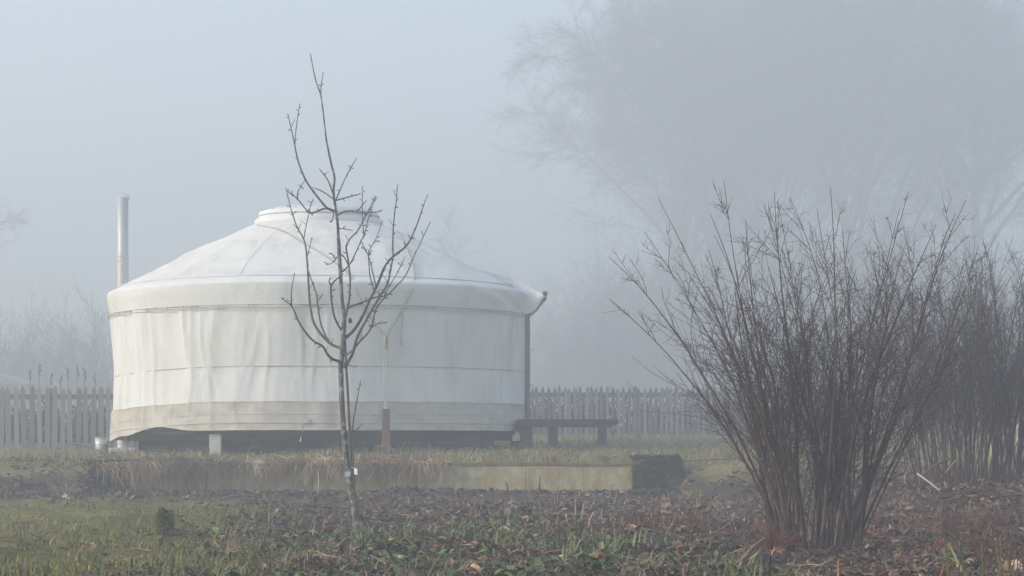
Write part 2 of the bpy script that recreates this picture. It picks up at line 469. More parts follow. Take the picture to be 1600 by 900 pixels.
# valance and roof
def roof_profile(k, phi):
    """k 0..1 from the rope band up over the shoulder; returns r, z"""
    pts = [(2.988, 2.425), (3.010, 2.53), (3.028, 2.635), (3.038, 2.735), (2.87, 2.822)]
    u = k * (len(pts) - 1); i = min(int(u), len(pts) - 2); f = u - i
    return tuple(pts[i][q] * (1 - f) + pts[i + 1][q] * f for q in (0, 1))
nu = 520
def vgrid():
    P = np.zeros((nu, 18, 3))
    for i in range(nu):
        p = 2 * math.pi * i / nu; pw = (p + math.pi) % (2 * math.pi) - math.pi
        for j in range(18):
            r_, z = roof_profile(j / 17, pw)
            w = math.sin(math.pi * j / 17)
            s = pw * 3
            r_ += w * (N3((s * 1.4, z * 2, 4.4)) * 0.022 + N3((s * 4.5 + z * 3, z * 5, 8.1)) * 0.012 + N3((s * 11, z * 3, 8.1)) * 0.004)
            z += (1 - j / 17) * (N3((s * 2.2, 0, 2.2)) * 0.012) + droop(pw, 0.02)
            r_ += 0.035 * bulge(pw) * (1 - j / 17)
            # diagonal pull creases by the doorway
            dd = math.exp(-((pw - 1.25) / 0.35) ** 2)
            r_ += dd * w * 0.012 * math.sin(22 * pw + 26 * z)
            P[i, j] = ypt(p, r_, z)
    return P
mb = MB(); mb.grid(vgrid(), closed_u=True)
val = mb.build('roof_valance', M['canvas'], yurt, True)
RZ = [(2.875, 2.826), (2.55, 2.995), (2.1, 3.225), (1.6, 3.455), (1.15, 3.66), (0.90, 3.765), (0.86, 3.79)]
rr = np.array([a for a, b in RZ]); zz_ = np.array([b for a, b in RZ])
def roof_z(r_):
    return float(np.interp(-r_, -rr, zz_))
def rgrid(inset=0.0):
    nv = 34
    P = np.zeros((nu, nv, 3))
    for i in range(nu):
        p = 2 * math.pi * i / nu; pw = (p + math.pi) % (2 * math.pi) - math.pi
        for j in range(nv):
            t = j / (nv - 1)
            r_ = 2.875 * (1 - t) + 0.86 * t
            z = roof_z(r_)
            s = pw * r_
            # slight sag between the roof poles
            z -= 0.006 * abs(math.sin(pw * 18)) * math.sin(math.pi * t)
            z += math.sin(math.pi * t) * (N3((s * 1.1, r_ * 1.1, 6.0)) * 0.03 + N3((s * 4, r_ * 2.5, 1.0)) * 0.012 + N3((s * 9, r_ * 4, 1.0)) * 0.004)
            z += droop(pw, 0.02) * (1 - t)
            P[i, j] = ypt(p, r_, z)
    return P
mb = MB(); mb.grid(rgrid(), closed_u=True)
roof = mb.build('roof_canvas', M['roof_canvas'], yurt, True)
# seams
mb = MB(); ph = np.linspace(0, 2 * math.pi, 300)
mb.tubes(np.array([ypt(p, 2.882, 2.826 + droop((p + math.pi) % (2 * math.pi) - math.pi, 0.02)) for p in ph]), np.full(300, 0.0055), 6)
mb.build('seam', M['canvas'], roof, True)
for a in (-17, 62, 150, -120):
    mb = MB(); t = np.linspace(0.86, 2.87, 24)[::-1]
    mb.tubes(np.array([ypt(R(a) + 0.1 * (q - 2.87) / 2, q, roof_z(q) + 0.004) for q in t]), np.full(24, 0.003), 5)
    mb.build('radial_seam', M['roof_canvas'], roof, True)
# eave cord: two lines with little ties
mb = MB()
for dz, rd in ((0.0, 0.006), (-0.038, 0.006)):
    mb.tubes(np.array([ypt(p, 3.022 + 0.03 * bulge((p + math.pi) % (2 * math.pi) - math.pi), 2.428 + dz + N3((p * 6, dz, 3)) * 0.006 + droop((p + math.pi) % (2 * math.pi) - math.pi, 0.02)) for p in np.linspace(0, 2 * math.pi, 400)]), np.full(400, rd), 5)
cord = mb.build('eave_cord', M['seam'], yurt, True)
for k in range(44):
    p = 2 * math.pi * k / 44 + 0.05
    pw = (p + math.pi) % (2 * math.pi) - math.pi
    mb = MB(); z = 2.41 + droop(pw, 0.02)
    mb.tubes(np.array([ypt(p, 3.024 + .03 * bulge(pw), z + 0.022), ypt(p + 0.004, 3.03 + .03 * bulge(pw), z), ypt(p, 3.022 + .03 * bulge(pw), z - 0.03)]), np.array([0.006, 0.008, 0.005]), 5)
    mb.build('tie', M['seam'], cord, True)
# crown
mb = MB(); mb.lathe([(0.93, 3.755), (0.93, 3.80), (0.885, 3.84), (0.87, 3.90), (0.86, 3.925), (0.82, 3.935), (0.80, 3.92), (0.80, 3.8)], (YC[0], YC[1], 0), 96)
crown = mb.build('crown_ring', M['ring'], yurt, True)
mb = MB(); mb.tubes(np.array([ypt(p, 0.885, 3.865) for p in np.linspace(0, 2 * math.pi, 120)]), np.full(120, 0.009), 6)
mb.build('ring_cord', M['seam'], crown, True)
for k in range(12):
    mb = MB(); p = 2 * math.pi * k / 12 + .2
    mb.lathe([(0.0, 0.03), (0.012, 0.024), (0.014, 0.0)], ypt(p, 0.83, 3.935), 8)
    mb.build('bolt', M['galv'], crown)
mb = MB(); th = np.linspace(0, math.pi / 2, 14)
mb.lathe([(0.80 * math.cos(a), 3.93 + 0.10 * math.sin(a)) for a in th], (YC[0], YC[1], 0), 64)
mb.build('skylight_dome', M['acrylic'], yurt, True)
# doorway: frame, door, canopy, beam
DX = YC[0] + 2.95
fd = MB(); YD = YC[1] + 0.10
zb, zt = 0.70, 2.42
fd.box((DX + 0.094, YD - 0.52, (zb + zt) / 2), (0.062, 0.07, zt - zb))
fr = fd.build('door_post', M['wood_door'], yurt)
fd = MB(); fd.box((DX + 0.065, YD + 0.52, (zb + zt) / 2), (0.13, 0.07, zt - zb)); fd.build('door_post', M['wood_door'], yurt)
fd = MB(); fd.box((DX + 0.065, YD, zt + 0.035), (0.13, 1.12, 0.07)); fd.build('door_lintel', M['wood_door'], yurt)
fd = MB(); fd.box((DX + 0.065, YD, zb - 0.03), (0.13, 1.12, 0.06)); fd.build('door_sill', M['wood_door'], yurt)
fd = MB(); fd.box((DX + 0.02, YD, (zb + zt) / 2), (0.05, 0.968, zt - zb - 0.006)); dr = fd.build('door', M['wood_door'], yurt)
fd = MB(); fd.box((DX + 0.09, YD - 0.40, 1.62), (0.10, 0.03, 0.03)); fd.build('handle', M['galv'], dr)
for zz in (1.93, 1.42):
    fd = MB(); q = np.array([DX + 0.125, YD - 0.54, zz])
    fd.tubes(np.array([q, q + [0.03, 0, 0.004], q + [0.055, 0, -0.004]]), np.array([0.010, 0.008, 0.014]), 6, caps=True)
    fd.build('hook', M['galv'], fr)
fd = MB(); q = np.array([DX + 0.125, YD - 0.55, 1.42]); t = np.linspace(0, 1, 14)
fd.tubes(np.stack([q[0] + 0.075 * np.sin(t * math.pi), q[1] + 0 * t, q[2] - 0.25 * t], -1), np.full(14, 0.006), 5)
fd.build('cord_loop', M['rope'], fr, True)
# canopy cloth: from the roof shoulder out to the beam, with side gussets
BXx = YC[0] + 2.95 + 0.33; BZ = 2.735
na, nb_ = 22, 18
P = np.zeros((na, nb_, 3))
for i in range(na):
    v = -1 + 2 * i / (na - 1)
    for j in range(nb_):
        t = j / (nb_ - 1)
        ang = PHID + v * 0.30 * (1 - t) + v * 0.0
        a0 = np.array(ypt(ang, 2.45, roof_z(2.45) + 0.03))
        a1 = np.array([BXx, YD + v * 0.62, BZ])
        q = a0 * (1 - t) + a1 * t
        q[2] += 0.02 * math.sin(math.pi * t) - 0.01 * abs(v)
        q[2] += 0.012 * math.sin(7 * v + 5 * t) * t
        P[i, j] = q
fd = MB(); fd.grid(P)
for s in (-1, 1):
    G = np.zeros((14, 12, 3))
    for i in range(14):
        u = i / 13
        top = P[0 if s < 0 else -1][int(round(u * (nb_ - 1)))].copy()
        low = np.array([YC[0] + 2.90 + 0.33 * math.sin(u * math.pi / 2) ** 1.0 * 0.0 + 0.20 * u, YD + s * 0.60, 2.41 + 0.30 * max(0, u - 0.55) / 0.45 * 0.0])
        low[0] = YC[0] + 2.70 + 0.60 * u; low[2] = 2.40 + 0.32 * u ** 4
        for j in range(12):
            t = j / 11
            q = top * (1 - t) + low * t
            q[1] += s * (0.03 * math.sin(t * math.pi) + 0.010 * math.sin(12 * u + 5 * t))
            q[0] += 0.05 * math.sin(math.pi * t) * u
            G[i, j] = q
    fd.grid(G)
cn = fd.build('door_canopy', M['canvas'], yurt, True)
fd = MB(); fd.tubes(np.array([[BXx + 0.01, YD - 0.70, BZ - 0.015], [BXx + 0.01, YD + 0.70, BZ - 0.015]]), np.array([0.035, 0.035]), 8, caps=True)
fd.build('canopy_beam', M['wood_dark'], yurt)
fd = MB(); q = np.array(ypt(R(76), 2.80, 2.875)); fd.tubes(np.array([q, q + [0.05, 0, 0.0], q + [0.10, 0, -0.045]]), np.array([0.02, 0.024, 0.012]), 6, caps=True)
fd.build('tie_knot', M['ring'], cn, True)
for k in range(46):  # added boards at the rear block the light showing through under the deck
    p = R(128 + k * 3.1); a_ = np.array(ypt(p, 2.62, 0.55)); m_ = MB()
    m_.box(a_, (0.14, 0.02, 0.30), p); m_.build('light_block_board', M['deck'], yurt)
# ropes over the roof
def surf(px, py):
    """point of the roof or wall cloth seen at a photo position"""
    d = np.array([(px - 800) / FPX, 1.0, (HOR - py) / FPX])
    for s in np.arange(30.8, 35.0, 0.004):
        q = np.array([0, 0, EYE]) + d * s
        r_ = math.hypot(q[0] - YC[0], q[1] - YC[1])
        if q[2] < 2.43: rs = 2.985
        elif q[2] < 2.826: rs = float(np.interp(q[2], [2.425, 2.56, 2.695, 2.765, 2.826], [3.0, 3.03, 3.04, 2.99, 2.87]))
        elif q[2] < 3.79: rs = float(np.interp(q[2], zz_, rr))
        else: rs = 0.9
        if r_ <= rs + 0.022:
            return q
    return np.array([0, 0, EYE]) + d * 34
def resample(pts, n):
    pts = np.asarray(pts, float)
    # Catmull-Rom through the points
    k = len(pts)
    P_ = np.concatenate([[2 * pts[0] - pts[1]], pts, [2 * pts[-1] - pts[-2]]])
    out = []
    for u in np.linspace(0, k - 1 - 1e-6, n):
        i = int(u); f = u - i
        a, b, c, d = P_[i], P_[i + 1], P_[i + 2], P_[i + 3]
        out.append(0.5 * (2 * b + (c - a) * f + (2 * a - 5 * b + 4 * c - d) * f * f + (3 * b - a - 3 * c + d) * f ** 3))
    return np.array(out)
knot = surf(603, 527) + [0, -0.03, 0]
ra = [surf(a, b) for a, b in ((402, 352), (440, 360), (470, 377), (500, 395), (528, 414), (548, 434), (562, 466), (578, 495))] + [knot]
rb = [surf(a, b) for a, b in ((622, 362), (634, 385), (643, 408), (648, 432), (643, 455), (634, 474), (626, 488), (614, 508))] + [knot]
for nm, pts in (('roof_rope', ra), ('roof_rope', rb)):
    q = resample(pts, 70); m_ = MB(); m_.tubes(q, np.full(70, 0.013), 7); m_.build(nm, M['rope'], yurt, True)
m_ = MB(); q = resample([surf(627, 484) + [0, -.02, 0], surf(629, 500) + [0, -.03, 0], surf(626, 520) + [0, -.03, 0], surf(627, 540) + [0, -.03, 0]], 24)
m_.tubes(q, np.concatenate([np.full(20, 0.013), [0.014, 0.019, 0.02, 0.016]]), 6); m_.build('rope_tail', M['rope'], yurt, True)
POST = W(603, 690, 31.15); POST[2] = float(ground_base(POST[0], POST[1])) - 0.1
ptop = W(603, 639, 31.15)
m_ = MB()
coil = []
for k in range(90):
    a = k / 89 * 2 * math.pi * 6
    coil.append(knot + np.array([0.020 * math.cos(a), 0.020 * math.sin(a) - 0.02, -0.02 - 0.14 * k / 89]))
m_.tubes(np.array(coil), np.full(90, 0.011), 6)
m_.tubes(resample([knot + [-0.02, 0, 0.01], knot + [0, -0.04, 0.0], knot + [0.03, 0, 0.03]], 14), np.full(14, 0.014), 6)
m_.build('rope_knot', M['rope'], yurt, True)
m_ = MB(); low = ptop + [0, -0.03, -0.02]
for dx in (-0.009, 0.009):
    m_.tubes(resample([knot + [dx, -0.02, -0.15], (knot + low) / 2 + [dx * 1.4 - 0.012, -0.01, 0], low + [dx, 0, 0]], 24), np.full(24, 0.008), 6)
m_.build('tie_down_rope', M['rope'], yurt, True)
# deck, joists and piers beneath
m_ = MB(); m_.lathe([(0.0, 0.755), (2.86, 0.755), (2.86, 0.70), (0.0, 0.70)], (YC[0], YC[1], 0), 72)
deck = m_.build('floor_deck', M['deck'], yurt)
for k in range(9):
    y = YC[1] - 2.4 + 0.6 * k; L_ = 2 * math.sqrt(2.82 ** 2 - (y - YC[1]) ** 2)
    m_ = MB(); m_.box((YC[0], y, 0.655), (L_, 0.05, 0.09)); m_.build('joist', M['deck'], deck)
def pier(x, y, sx, sy, mat, top=0.61):
    g = float(ground_base(x, y)) - 0.12
    m_ = MB(); m_.box((x, y, (g + top) / 2), (sx, sy, top - g)); return m_.build('pier', mat, yurt)
a = W(337, 700, 31.95); pier(a[0], a[1], 0.155, 0.16, M['white_block'], 0.70)
a = W(196, 700, 33.6); pier(a[0], a[1], 0.05, 0.05, M['white_block'], 0.695)
for px, d in ((420, 33.0), (520, 32.2), (660, 32.6), (760, 33.4), (808, 34.3), (250, 34.5), (600, 35.5), (400, 36), (700, 36.5)):
    a = W(px, 700, d); pier(a[0], a[1], 0.20, 0.2, M['wood_dark'])
for px, d, w in ((590, 32.3, 0.30), (700, 32.7, 0.85)):
    a = W(px, 680, d); m_ = MB(); m_.box((a[0], a[1], 0.62), (w, 0.06, 0.15)); m_.build('edge_beam', M['wood_dark'], yurt)

for (px0, px1, py, d_, lab) in ((280, 326, 691, 33.6, 'pale plank stored under the yurt left of the white pier'), (230, 262, 697, 33.9, 'short brown board stored under the left side of the yurt')):
    a, b = W(px0, py, d_), W(px1, py, d_); g = float(ground_base(a[0], d_)); m_ = MB()
    m_.box(((a[0] + b[0]) / 2, d_, (a[2] + g) / 2 - .02), (b[0] - a[0], .12, max(.05, a[2] - g + .04)), .03, taper=.97)
    tag(m_.build('stored_board', M['tan_board']), lab, 'board')
# ------------------------------------------------------------------ mooring post
mp = MB(); mp.box((POST[0], POST[1], (POST[2] + ptop[2]) / 2), (0.10, 0.09, ptop[2] - POST[2]), 0.12)
tag(mp.build('mooring_post', M['post_brown']), 'short reddish brown timber post roped to the yurt front', 'post')

# ------------------------------------------------------------------ stove pipe
sp = W(192, 700, 36.2); spg = float(ground_base(sp[0], sp[1]))
pipe = thing('stove_pipe', 'tall pale steel stove pipe with tilted rain flap behind the yurt', 'chimney', (sp[0], sp[1], spg))
sc = 36.2 / FPX
top = W(192, 309, 36.2)[2]; r_ = 8.7 * sc
m_ = MB(); jz = W(192, 401, 36.2)[2]
m_.lathe([(r_ * 1.01, spg - 0.05), (r_ * 1.01, jz)], (sp[0], sp[1], 0), 32); m_.build('lower_pipe', M['steel'], pipe, True)
m_ = MB(); m_.lathe([(r_ * .97, jz - 0.02), (r_ * .97, top), (r_ * .93, top), (r_ * .93, jz)], (sp[0], sp[1], 0), 32); m_.build('upper_pipe', M['steel'], pipe, True)
m_ = MB()
for q in (0.0, -0.06, -0.14): m_.lathe([(r_ * 1.0, jz + q - 0.012), (r_ * 1.06, jz + q - 0.006), (r_ * 1.06, jz + q + 0.006), (r_ * 1.0, jz + q + 0.012)], (sp[0], sp[1], 0), 32)
m_.build('collar', M['steel'], pipe, True)
m_ = MB(); a = np.arange(24) * 2 * math.pi / 24
tl = R(-35)
disc = []
for rr_, dz in ((0.02, 0), (r_ * 1.1, 0), (r_ * 1.1, 0.01), (0.02, 0.01)):
    disc.append(np.stack([rr_ * np.cos(a) * math.cos(tl) + dz * 0 + sp[0] + 0.015, rr_ * np.sin(a) + sp[1], top + 0.062 + rr_ * np.cos(a) * math.sin(tl) + dz], -1))
m_.grid(np.stack(disc, 1), closed_u=True); m_.build('rain_flap', M['galv'], pipe)
m_ = MB(); m_.box((sp[0] + r_ * 1.0, sp[1], top + 0.0), (0.02, 0.05, 0.07)); m_.build('hinge', M['galv'], pipe)
m_ = MB(); m_.box((sp[0], sp[1], spg + 0.02), (0.4, 0.4, 0.16)); m_.build('base_slab', M['white_block'], pipe)

# ------------------------------------------------------------------ picket fences
def picket_mesh(w, h, th=0.02):
    m_ = MB()
    pr = [(-w / 2, 0), (w / 2, 0), (w / 2, h - 0.09), (w / 2 * 0.85, h - 0.06), (0, h), (-w / 2 * 0.85, h - 0.06), (-w / 2, h - 0.09)]
    n_ = len(pr)
    v = [(x, -th / 2, z) for x, z in pr] + [(x, th / 2, z) for x, z in pr]
    m_.add(v, [[i, (i + 1) % n_, n_ + (i + 1) % n_, n_ + i] for i in range(n_)])
    m_.add(v, [[0, 1, 2], [0, 2, 6], [6, 2, 3], [6, 3, 5], [5, 3, 4]])
    m_.add(v, [[2, 1, 0], [6, 2, 0], [3, 2, 6], [5, 3, 6], [4, 3, 5]] + [])
    m_.f[-1] += 7
    return m_
def fence(label, x0, x1, y, spacing, w, ztop, zrail):
    g = float(ground_base((x0 + x1) / 2, y))
    f = thing('picket_fence', label, 'fence', ((x0 + x1) / 2, y, g), 'weathered picket fence behind the yurt')
    h = ztop - g + 0.04
    protos = []
    for k in range(3):
        o = picket_mesh(w * (0.94 + 0.06 * k), h).build('picket', M['fence'], f, origin=(0, 0, 0))
        protos.append(o.data); bpy.data.objects.remove(o)
    n_ = int((x1 - x0) / spacing)
    for k in range(n_):
        o = bpy.data.objects.new('picket', protos[k % 3])
        COL.objects.link(o); o.parent = f
        x = x0 + spacing * (k + 0.5) + random.uniform(-.008, .008)
        gz = float(ground_base(x, y))
        o.location = (x - (x0 + x1) / 2, random.uniform(-.006, .006), -0.04 + random.gauss(0, .014))
        o.rotation_euler = (0, random.gauss(0, .014), 0)
    for zr in (zrail, g + 0.10):
        m_ = MB(); m_.box(((x0 + x1) / 2, y + 0.042, zr), (x1 - x0, 0.05, 0.085)); m_.build('rail', M['fence'], f)
    for x in np.arange(x0 + 0.4, x1, 2.2):
        m_ = MB(); m_.box((x, y + 0.12, g + h / 2 - 0.06), (0.10, 0.10, h * 0.98)); m_.build('fence_post', M['fence'], f)
    return f
YFL, YFR = 40.0, 43.0
fence('grey picket fence left of the yurt with wide spaced pickets', W(-160, 0, YFL)[0], W(250, 0, YFL)[0], YFL, 12.0 / FPX * YFL, 0.078, W(0, 604, YFL)[2], W(0, 620, YFL)[2])
fence('grey picket fence right of the yurt running behind bench and bare shrubs', W(770, 0, YFR)[0], W(1760, 0, YFR)[0], YFR, 8.35 / FPX * YFR, 0.060, W(0, 604, YFR)[2], W(0, 617, YFR)[2])

# ------------------------------------------------------------------ bench
b0 = W(808, 655, 33.4); b1 = W(967, 655, 33.4)
bg_ = float(ground_base((b0[0] + b1[0]) / 2, 33.4))
bench = thing('bench', 'low dark wooden bench with thick top beside the yurt door', 'bench', ((b0[0] + b1[0]) / 2, 33.4, bg_))
zt = W(0, 655, 33.4)[2]
for k in range(3):
    m_ = MB(); y = 33.4 + 0.16 * k
    L_ = b1[0] - b0[0] + (-0.02, 0.01, 0.0)[k]
    v = np.array([[-L_ / 2, 0, 0], [L_ / 2, 0, 0], [L_ / 2 + .0, 0, -0.05], [L_ / 2 - 0.14, 0, -0.105], [-L_ / 2, 0, -0.105]])
    vv = np.concatenate([v + [0, -0.072, 0], v + [0, 0.072, 0]]) + [(b0[0] + b1[0]) / 2, y, zt - 0.003 * k]
    m_.add(vv, [[i, (i + 1) % 5, 5 + (i + 1) % 5, 5 + i] for i in range(5)])
    m_.add(vv, [[0, 2, 1], [0, 3, 2], [0, 4, 3], [5, 6, 7], [5, 7, 8], [5, 8, 9]])
    m_.build('plank', M['wood_dark'], bench)
for px, w in ((822, 20), (864, 15), (941, 14)):
    for y in (33.42, 33.70):
        x = (px - 800) / FPX * 33.4 + (0.0 if y < 33.5 else 0.0)
        g = float(ground_base(x, y)) - 0.03
        m_ = MB(); m_.box((x, y, (g + zt - 0.108) / 2), (w * 33.4 / FPX * (1 if y < 33.5 else .6), 0.07, zt - 0.108 - g)); m_.build('leg', M['wood_dark'], bench)

# ------------------------------------------------------------------ bucket
bk = W(159, 700, 34.2); g = float(ground_base(bk[0], bk[1]))
bucket = thing('metal_bucket', 'pale galvanised metal bucket beside the yurt corner near the fence', 'bucket', (bk[0], bk[1], g))
zt = W(0, 684, 34.2)[2]
m_ = MB(); m_.lathe([(0.0, g), (0.085, g), (0.10, zt), (0.094, zt), (0.08, g + 0.02), (0, g + 0.02)], (bk[0], bk[1], 0), 28); m_.build('body', M['galv'], bucket, True)
m_ = MB()
for z in (zt, g + 0.10, g + .17): m_.tubes(np.array([[bk[0] + (0.087 + 0.055 * (z - g)) * math.cos(q), bk[1] + (0.087 + 0.055 * (z - g)) * math.sin(q), z] for q in np.linspace(0, 2 * math.pi, 28)]), np.full(28, 0.006), 5)
m_.build('rim', M['galv'], bucket, True)

# ------------------------------------------------------------------ retaining wall and end blocks
def rough_box(mb, x0, x1, y0, y1, z0, z1, nx, nz_, amp, seed, col=None, ny=4, rnd=0.0, freq=4.0):
    def pt(x, y, z):
        n1 = N3((x * freq + seed, z * freq, y * freq)); n2 = N3((x * freq * 3 + seed, z * freq * 3, y * freq * 3 + 5))
        cx, cyy, cz = (x0 + x1) / 2, (y0 + y1) / 2, (z0 + z1) / 2
        # round the corners
        dx, dy, dz = min(x - x0, x1 - x), min(y - y0, y1 - y), z1 - z
        q = np.array([x, y, z])
        if rnd > 0:
            for i, (d, c) in enumerate(((dx, cx), (dy, cyy))):
                k = max(0, 1 - dz / rnd)
                q[i] += np.sign(c - q[i]) * k * k * rnd * 0.4
            k = max(0, 1 - min(dx, dy) / rnd); q[2] -= (k * k * rnd * 0.4) if dz < 1e-6 else 0
        q += np.array([n2, n1 + n2 * .5, n1 * .7]) * amp
        if rnd > 0:
            f_ = 2.3; q += np.array([N3((x * f_ + seed, y * f_, z * f_)), N3((x * f_, y * f_ + seed, z * f_ + 9)), 0.8 * N3((x * f_ + 4, y * f_, z * f_ + seed))]) * 0.11
        return q
    xs = np.linspace(x0, x1, nx); zs = np.linspace(z0, z1, nz_); ys = np.linspace(y0, y1, ny)
    mb.grid(np.array([[pt(x, y0, z) for z in zs] for x in xs]), col)
    mb.grid(np.array([[pt(x, y, z1) for y in ys] for x in xs]), col)
    mb.grid(np.array([[pt(x, y1, z) for z in zs[::-1]] for x in xs]), col)
    mb.grid(np.array([[pt(x0, y, z) for z in zs] for y in ys[::-1]]), col)
    mb.grid(np.array([[pt(x1, y, z) for z in zs] for y in ys]), col)
wall = thing('retaining_wall', 'low weathered concrete retaining wall with ochre stains before the lawn', 'wall', ((WX0 + WX1) / 2, WY, 0))
WT = 0.355
cuts = [WX0, -3.6, -2.35, -1.07, 0.16, WX1]
for k in range(5):
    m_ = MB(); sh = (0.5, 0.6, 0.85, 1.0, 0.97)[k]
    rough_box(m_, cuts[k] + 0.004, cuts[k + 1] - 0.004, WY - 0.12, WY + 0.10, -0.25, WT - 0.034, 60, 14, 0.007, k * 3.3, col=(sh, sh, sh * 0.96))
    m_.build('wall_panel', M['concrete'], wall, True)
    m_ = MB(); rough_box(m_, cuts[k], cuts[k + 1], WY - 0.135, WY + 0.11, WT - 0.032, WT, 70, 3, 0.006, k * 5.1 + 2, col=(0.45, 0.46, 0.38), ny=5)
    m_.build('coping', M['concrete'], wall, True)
def moss_block(x0, x1, y0, y1, z0, z1, seed, label):
    m_ = MB(); rough_box(m_, x0, x1, y0, y1, z0, z1, 40, 26, 0.042, seed, ny=20, rnd=0.16, freq=5)
    t = thing('mossy_block', label, 'stone block', ((x0 + x1) / 2, (y0 + y1) / 2, z0))
    m_.build('stone', M['moss_block'], t, True)
    # tufts of moss standing off the faces
    n_ = 3200; u = rng.random(n_); v = rng.random(n_); f = rng.random(n_)
    x = x0 + (x1 - x0) * u; z = z0 + 0.2 + (z1 - z0 - 0.2) * v; y = np.full(n_, y0)
    topm = f < 0.3; sidem = f > 0.85
    y = np.where(topm, y0 + (y1 - y0) * v, y); z = np.where(topm, z1, z)
    y = np.where(sidem, y0 + (y1 - y0) * rng.random(n_), y); x = np.where(sidem, x1, x)
    P = np.stack([x, y, z], -1) + rng.normal(0, 0.006, (n_, 3))
    nd = np.where(topm[:, None], [0, 0, 1.0], np.where(sidem[:, None], [1.0, 0, 0], [0, -1.0, 0.2])) + rng.normal(0, .6, (n_, 3))
    nd /= np.linalg.norm(nd, axis=1, keepdims=True)
    L_ = rng.uniform(.012, .05, n_) * np.where(topm, 1.5, 1.0)
    pts = np.stack([P, P + nd * (L_ * .6)[:, None], P + nd * L_[:, None] - [0, 0, .006]], 1)
    c = np.array([0.9, 1.0, 0.40]) * rng.uniform(.2, 1.4, (n_, 1)) * 0.05
    mm = MB(); mm.tubes(pts, np.stack([np.full(n_, .004), np.full(n_, .004), np.full(n_, .001)], 1), 3, c)
    o = mm.build('moss', M['straw'], t); o['kind'] = 'stuff'
    return t
moss_block(1.415, 1.99, WY - 0.20, WY + 0.36, -0.25, 0.395, 1.7, 'square moss covered stone block ending the concrete wall by the path')
moss_block(-4.98, -4.56, WY - 0.19, WY + 0.2, -0.25, 0.33, 6.1, 'dark mossy stone block under dry grass at the far end of the wall')

# ------------------------------------------------------------------ young fruit tree
TD = 17.9
tree = thing('fruit_tree', 'slender young bare fruit tree with lichened trunk in front of the yurt', 'tree', tuple(W(556, 818, TD)))
def path3(px, dep=0.0, seed=0.0):
    n_ = len(px); out = []
    for i, (a, b) in enumerate(px):
        u = i / max(1, n_ - 1)
        d = TD + dep * u + 0.03 * N3((i * 0.7, seed, 2.0))
        out.append(W(a, b, d))
    return np.array(out)
S_ = TD / FPX
def limb(px, r0, r1, dep, seed, start_off=0.0):
    p = path3(px, dep, seed)
    p[:, 1] += start_off
    n_ = max(8, len(px) * 5)
    q = resample(p, n_)
    u = np.linspace(0, 1, n_)
    kn = np.array([N3((i * 0.5, seed, 9.0)) for i in range(n_)]) * 0.10
    rad = (r0 * (1 - u) ** 0.8 + r1 * (1 - (1 - u) ** .8)) * S_ * (1 + kn)
    return q, rad
trunk_px = [(557, 832), (556, 815), (553, 785), (547, 753), (542, 721), (538.5, 689), (536, 657), (534, 624), (533, 592), (532.5, 570), (535.6, 540), (537, 516), (538, 493), (535.6, 478), (532.7, 447), (530.7, 412), (529, 378), (527.5, 349), (525, 329), (521, 301), (522.6, 278), (518, 258), (514, 240), (509.6, 217), (506.7, 191), (504.4, 171), (501, 148), (495.7, 133), (491, 116), (485, 84)]
tp = resample(path3(trunk_px, 0.0, 0.5), 170)
ty = (HOR - (tp[:, 2] - EYE) / TD * FPX * -1 * -1)
py_ = HOR - (tp[:, 2] - EYE) * FPX / TD
tr = np.interp(py_, [84, 148, 250, 330, 380, 480, 500, 570, 700, 800, 832], [0.8, 1.05, 1.6, 2.1, 2.6, 3.0, 3.5, 3.9, 4.6, 5.6, 7.0]) * S_
tr *= 1 + np.array([N3((i * 0.35, 1.1, 4.4)) * 0.14 + N3((i * 0.13, 7.1, 4.4)) * 0.12 for i in range(170)])
m_ = MB(); m_.tubes(tp, tr, 10); m_.build('trunk', M['bark_young'], tree, True)
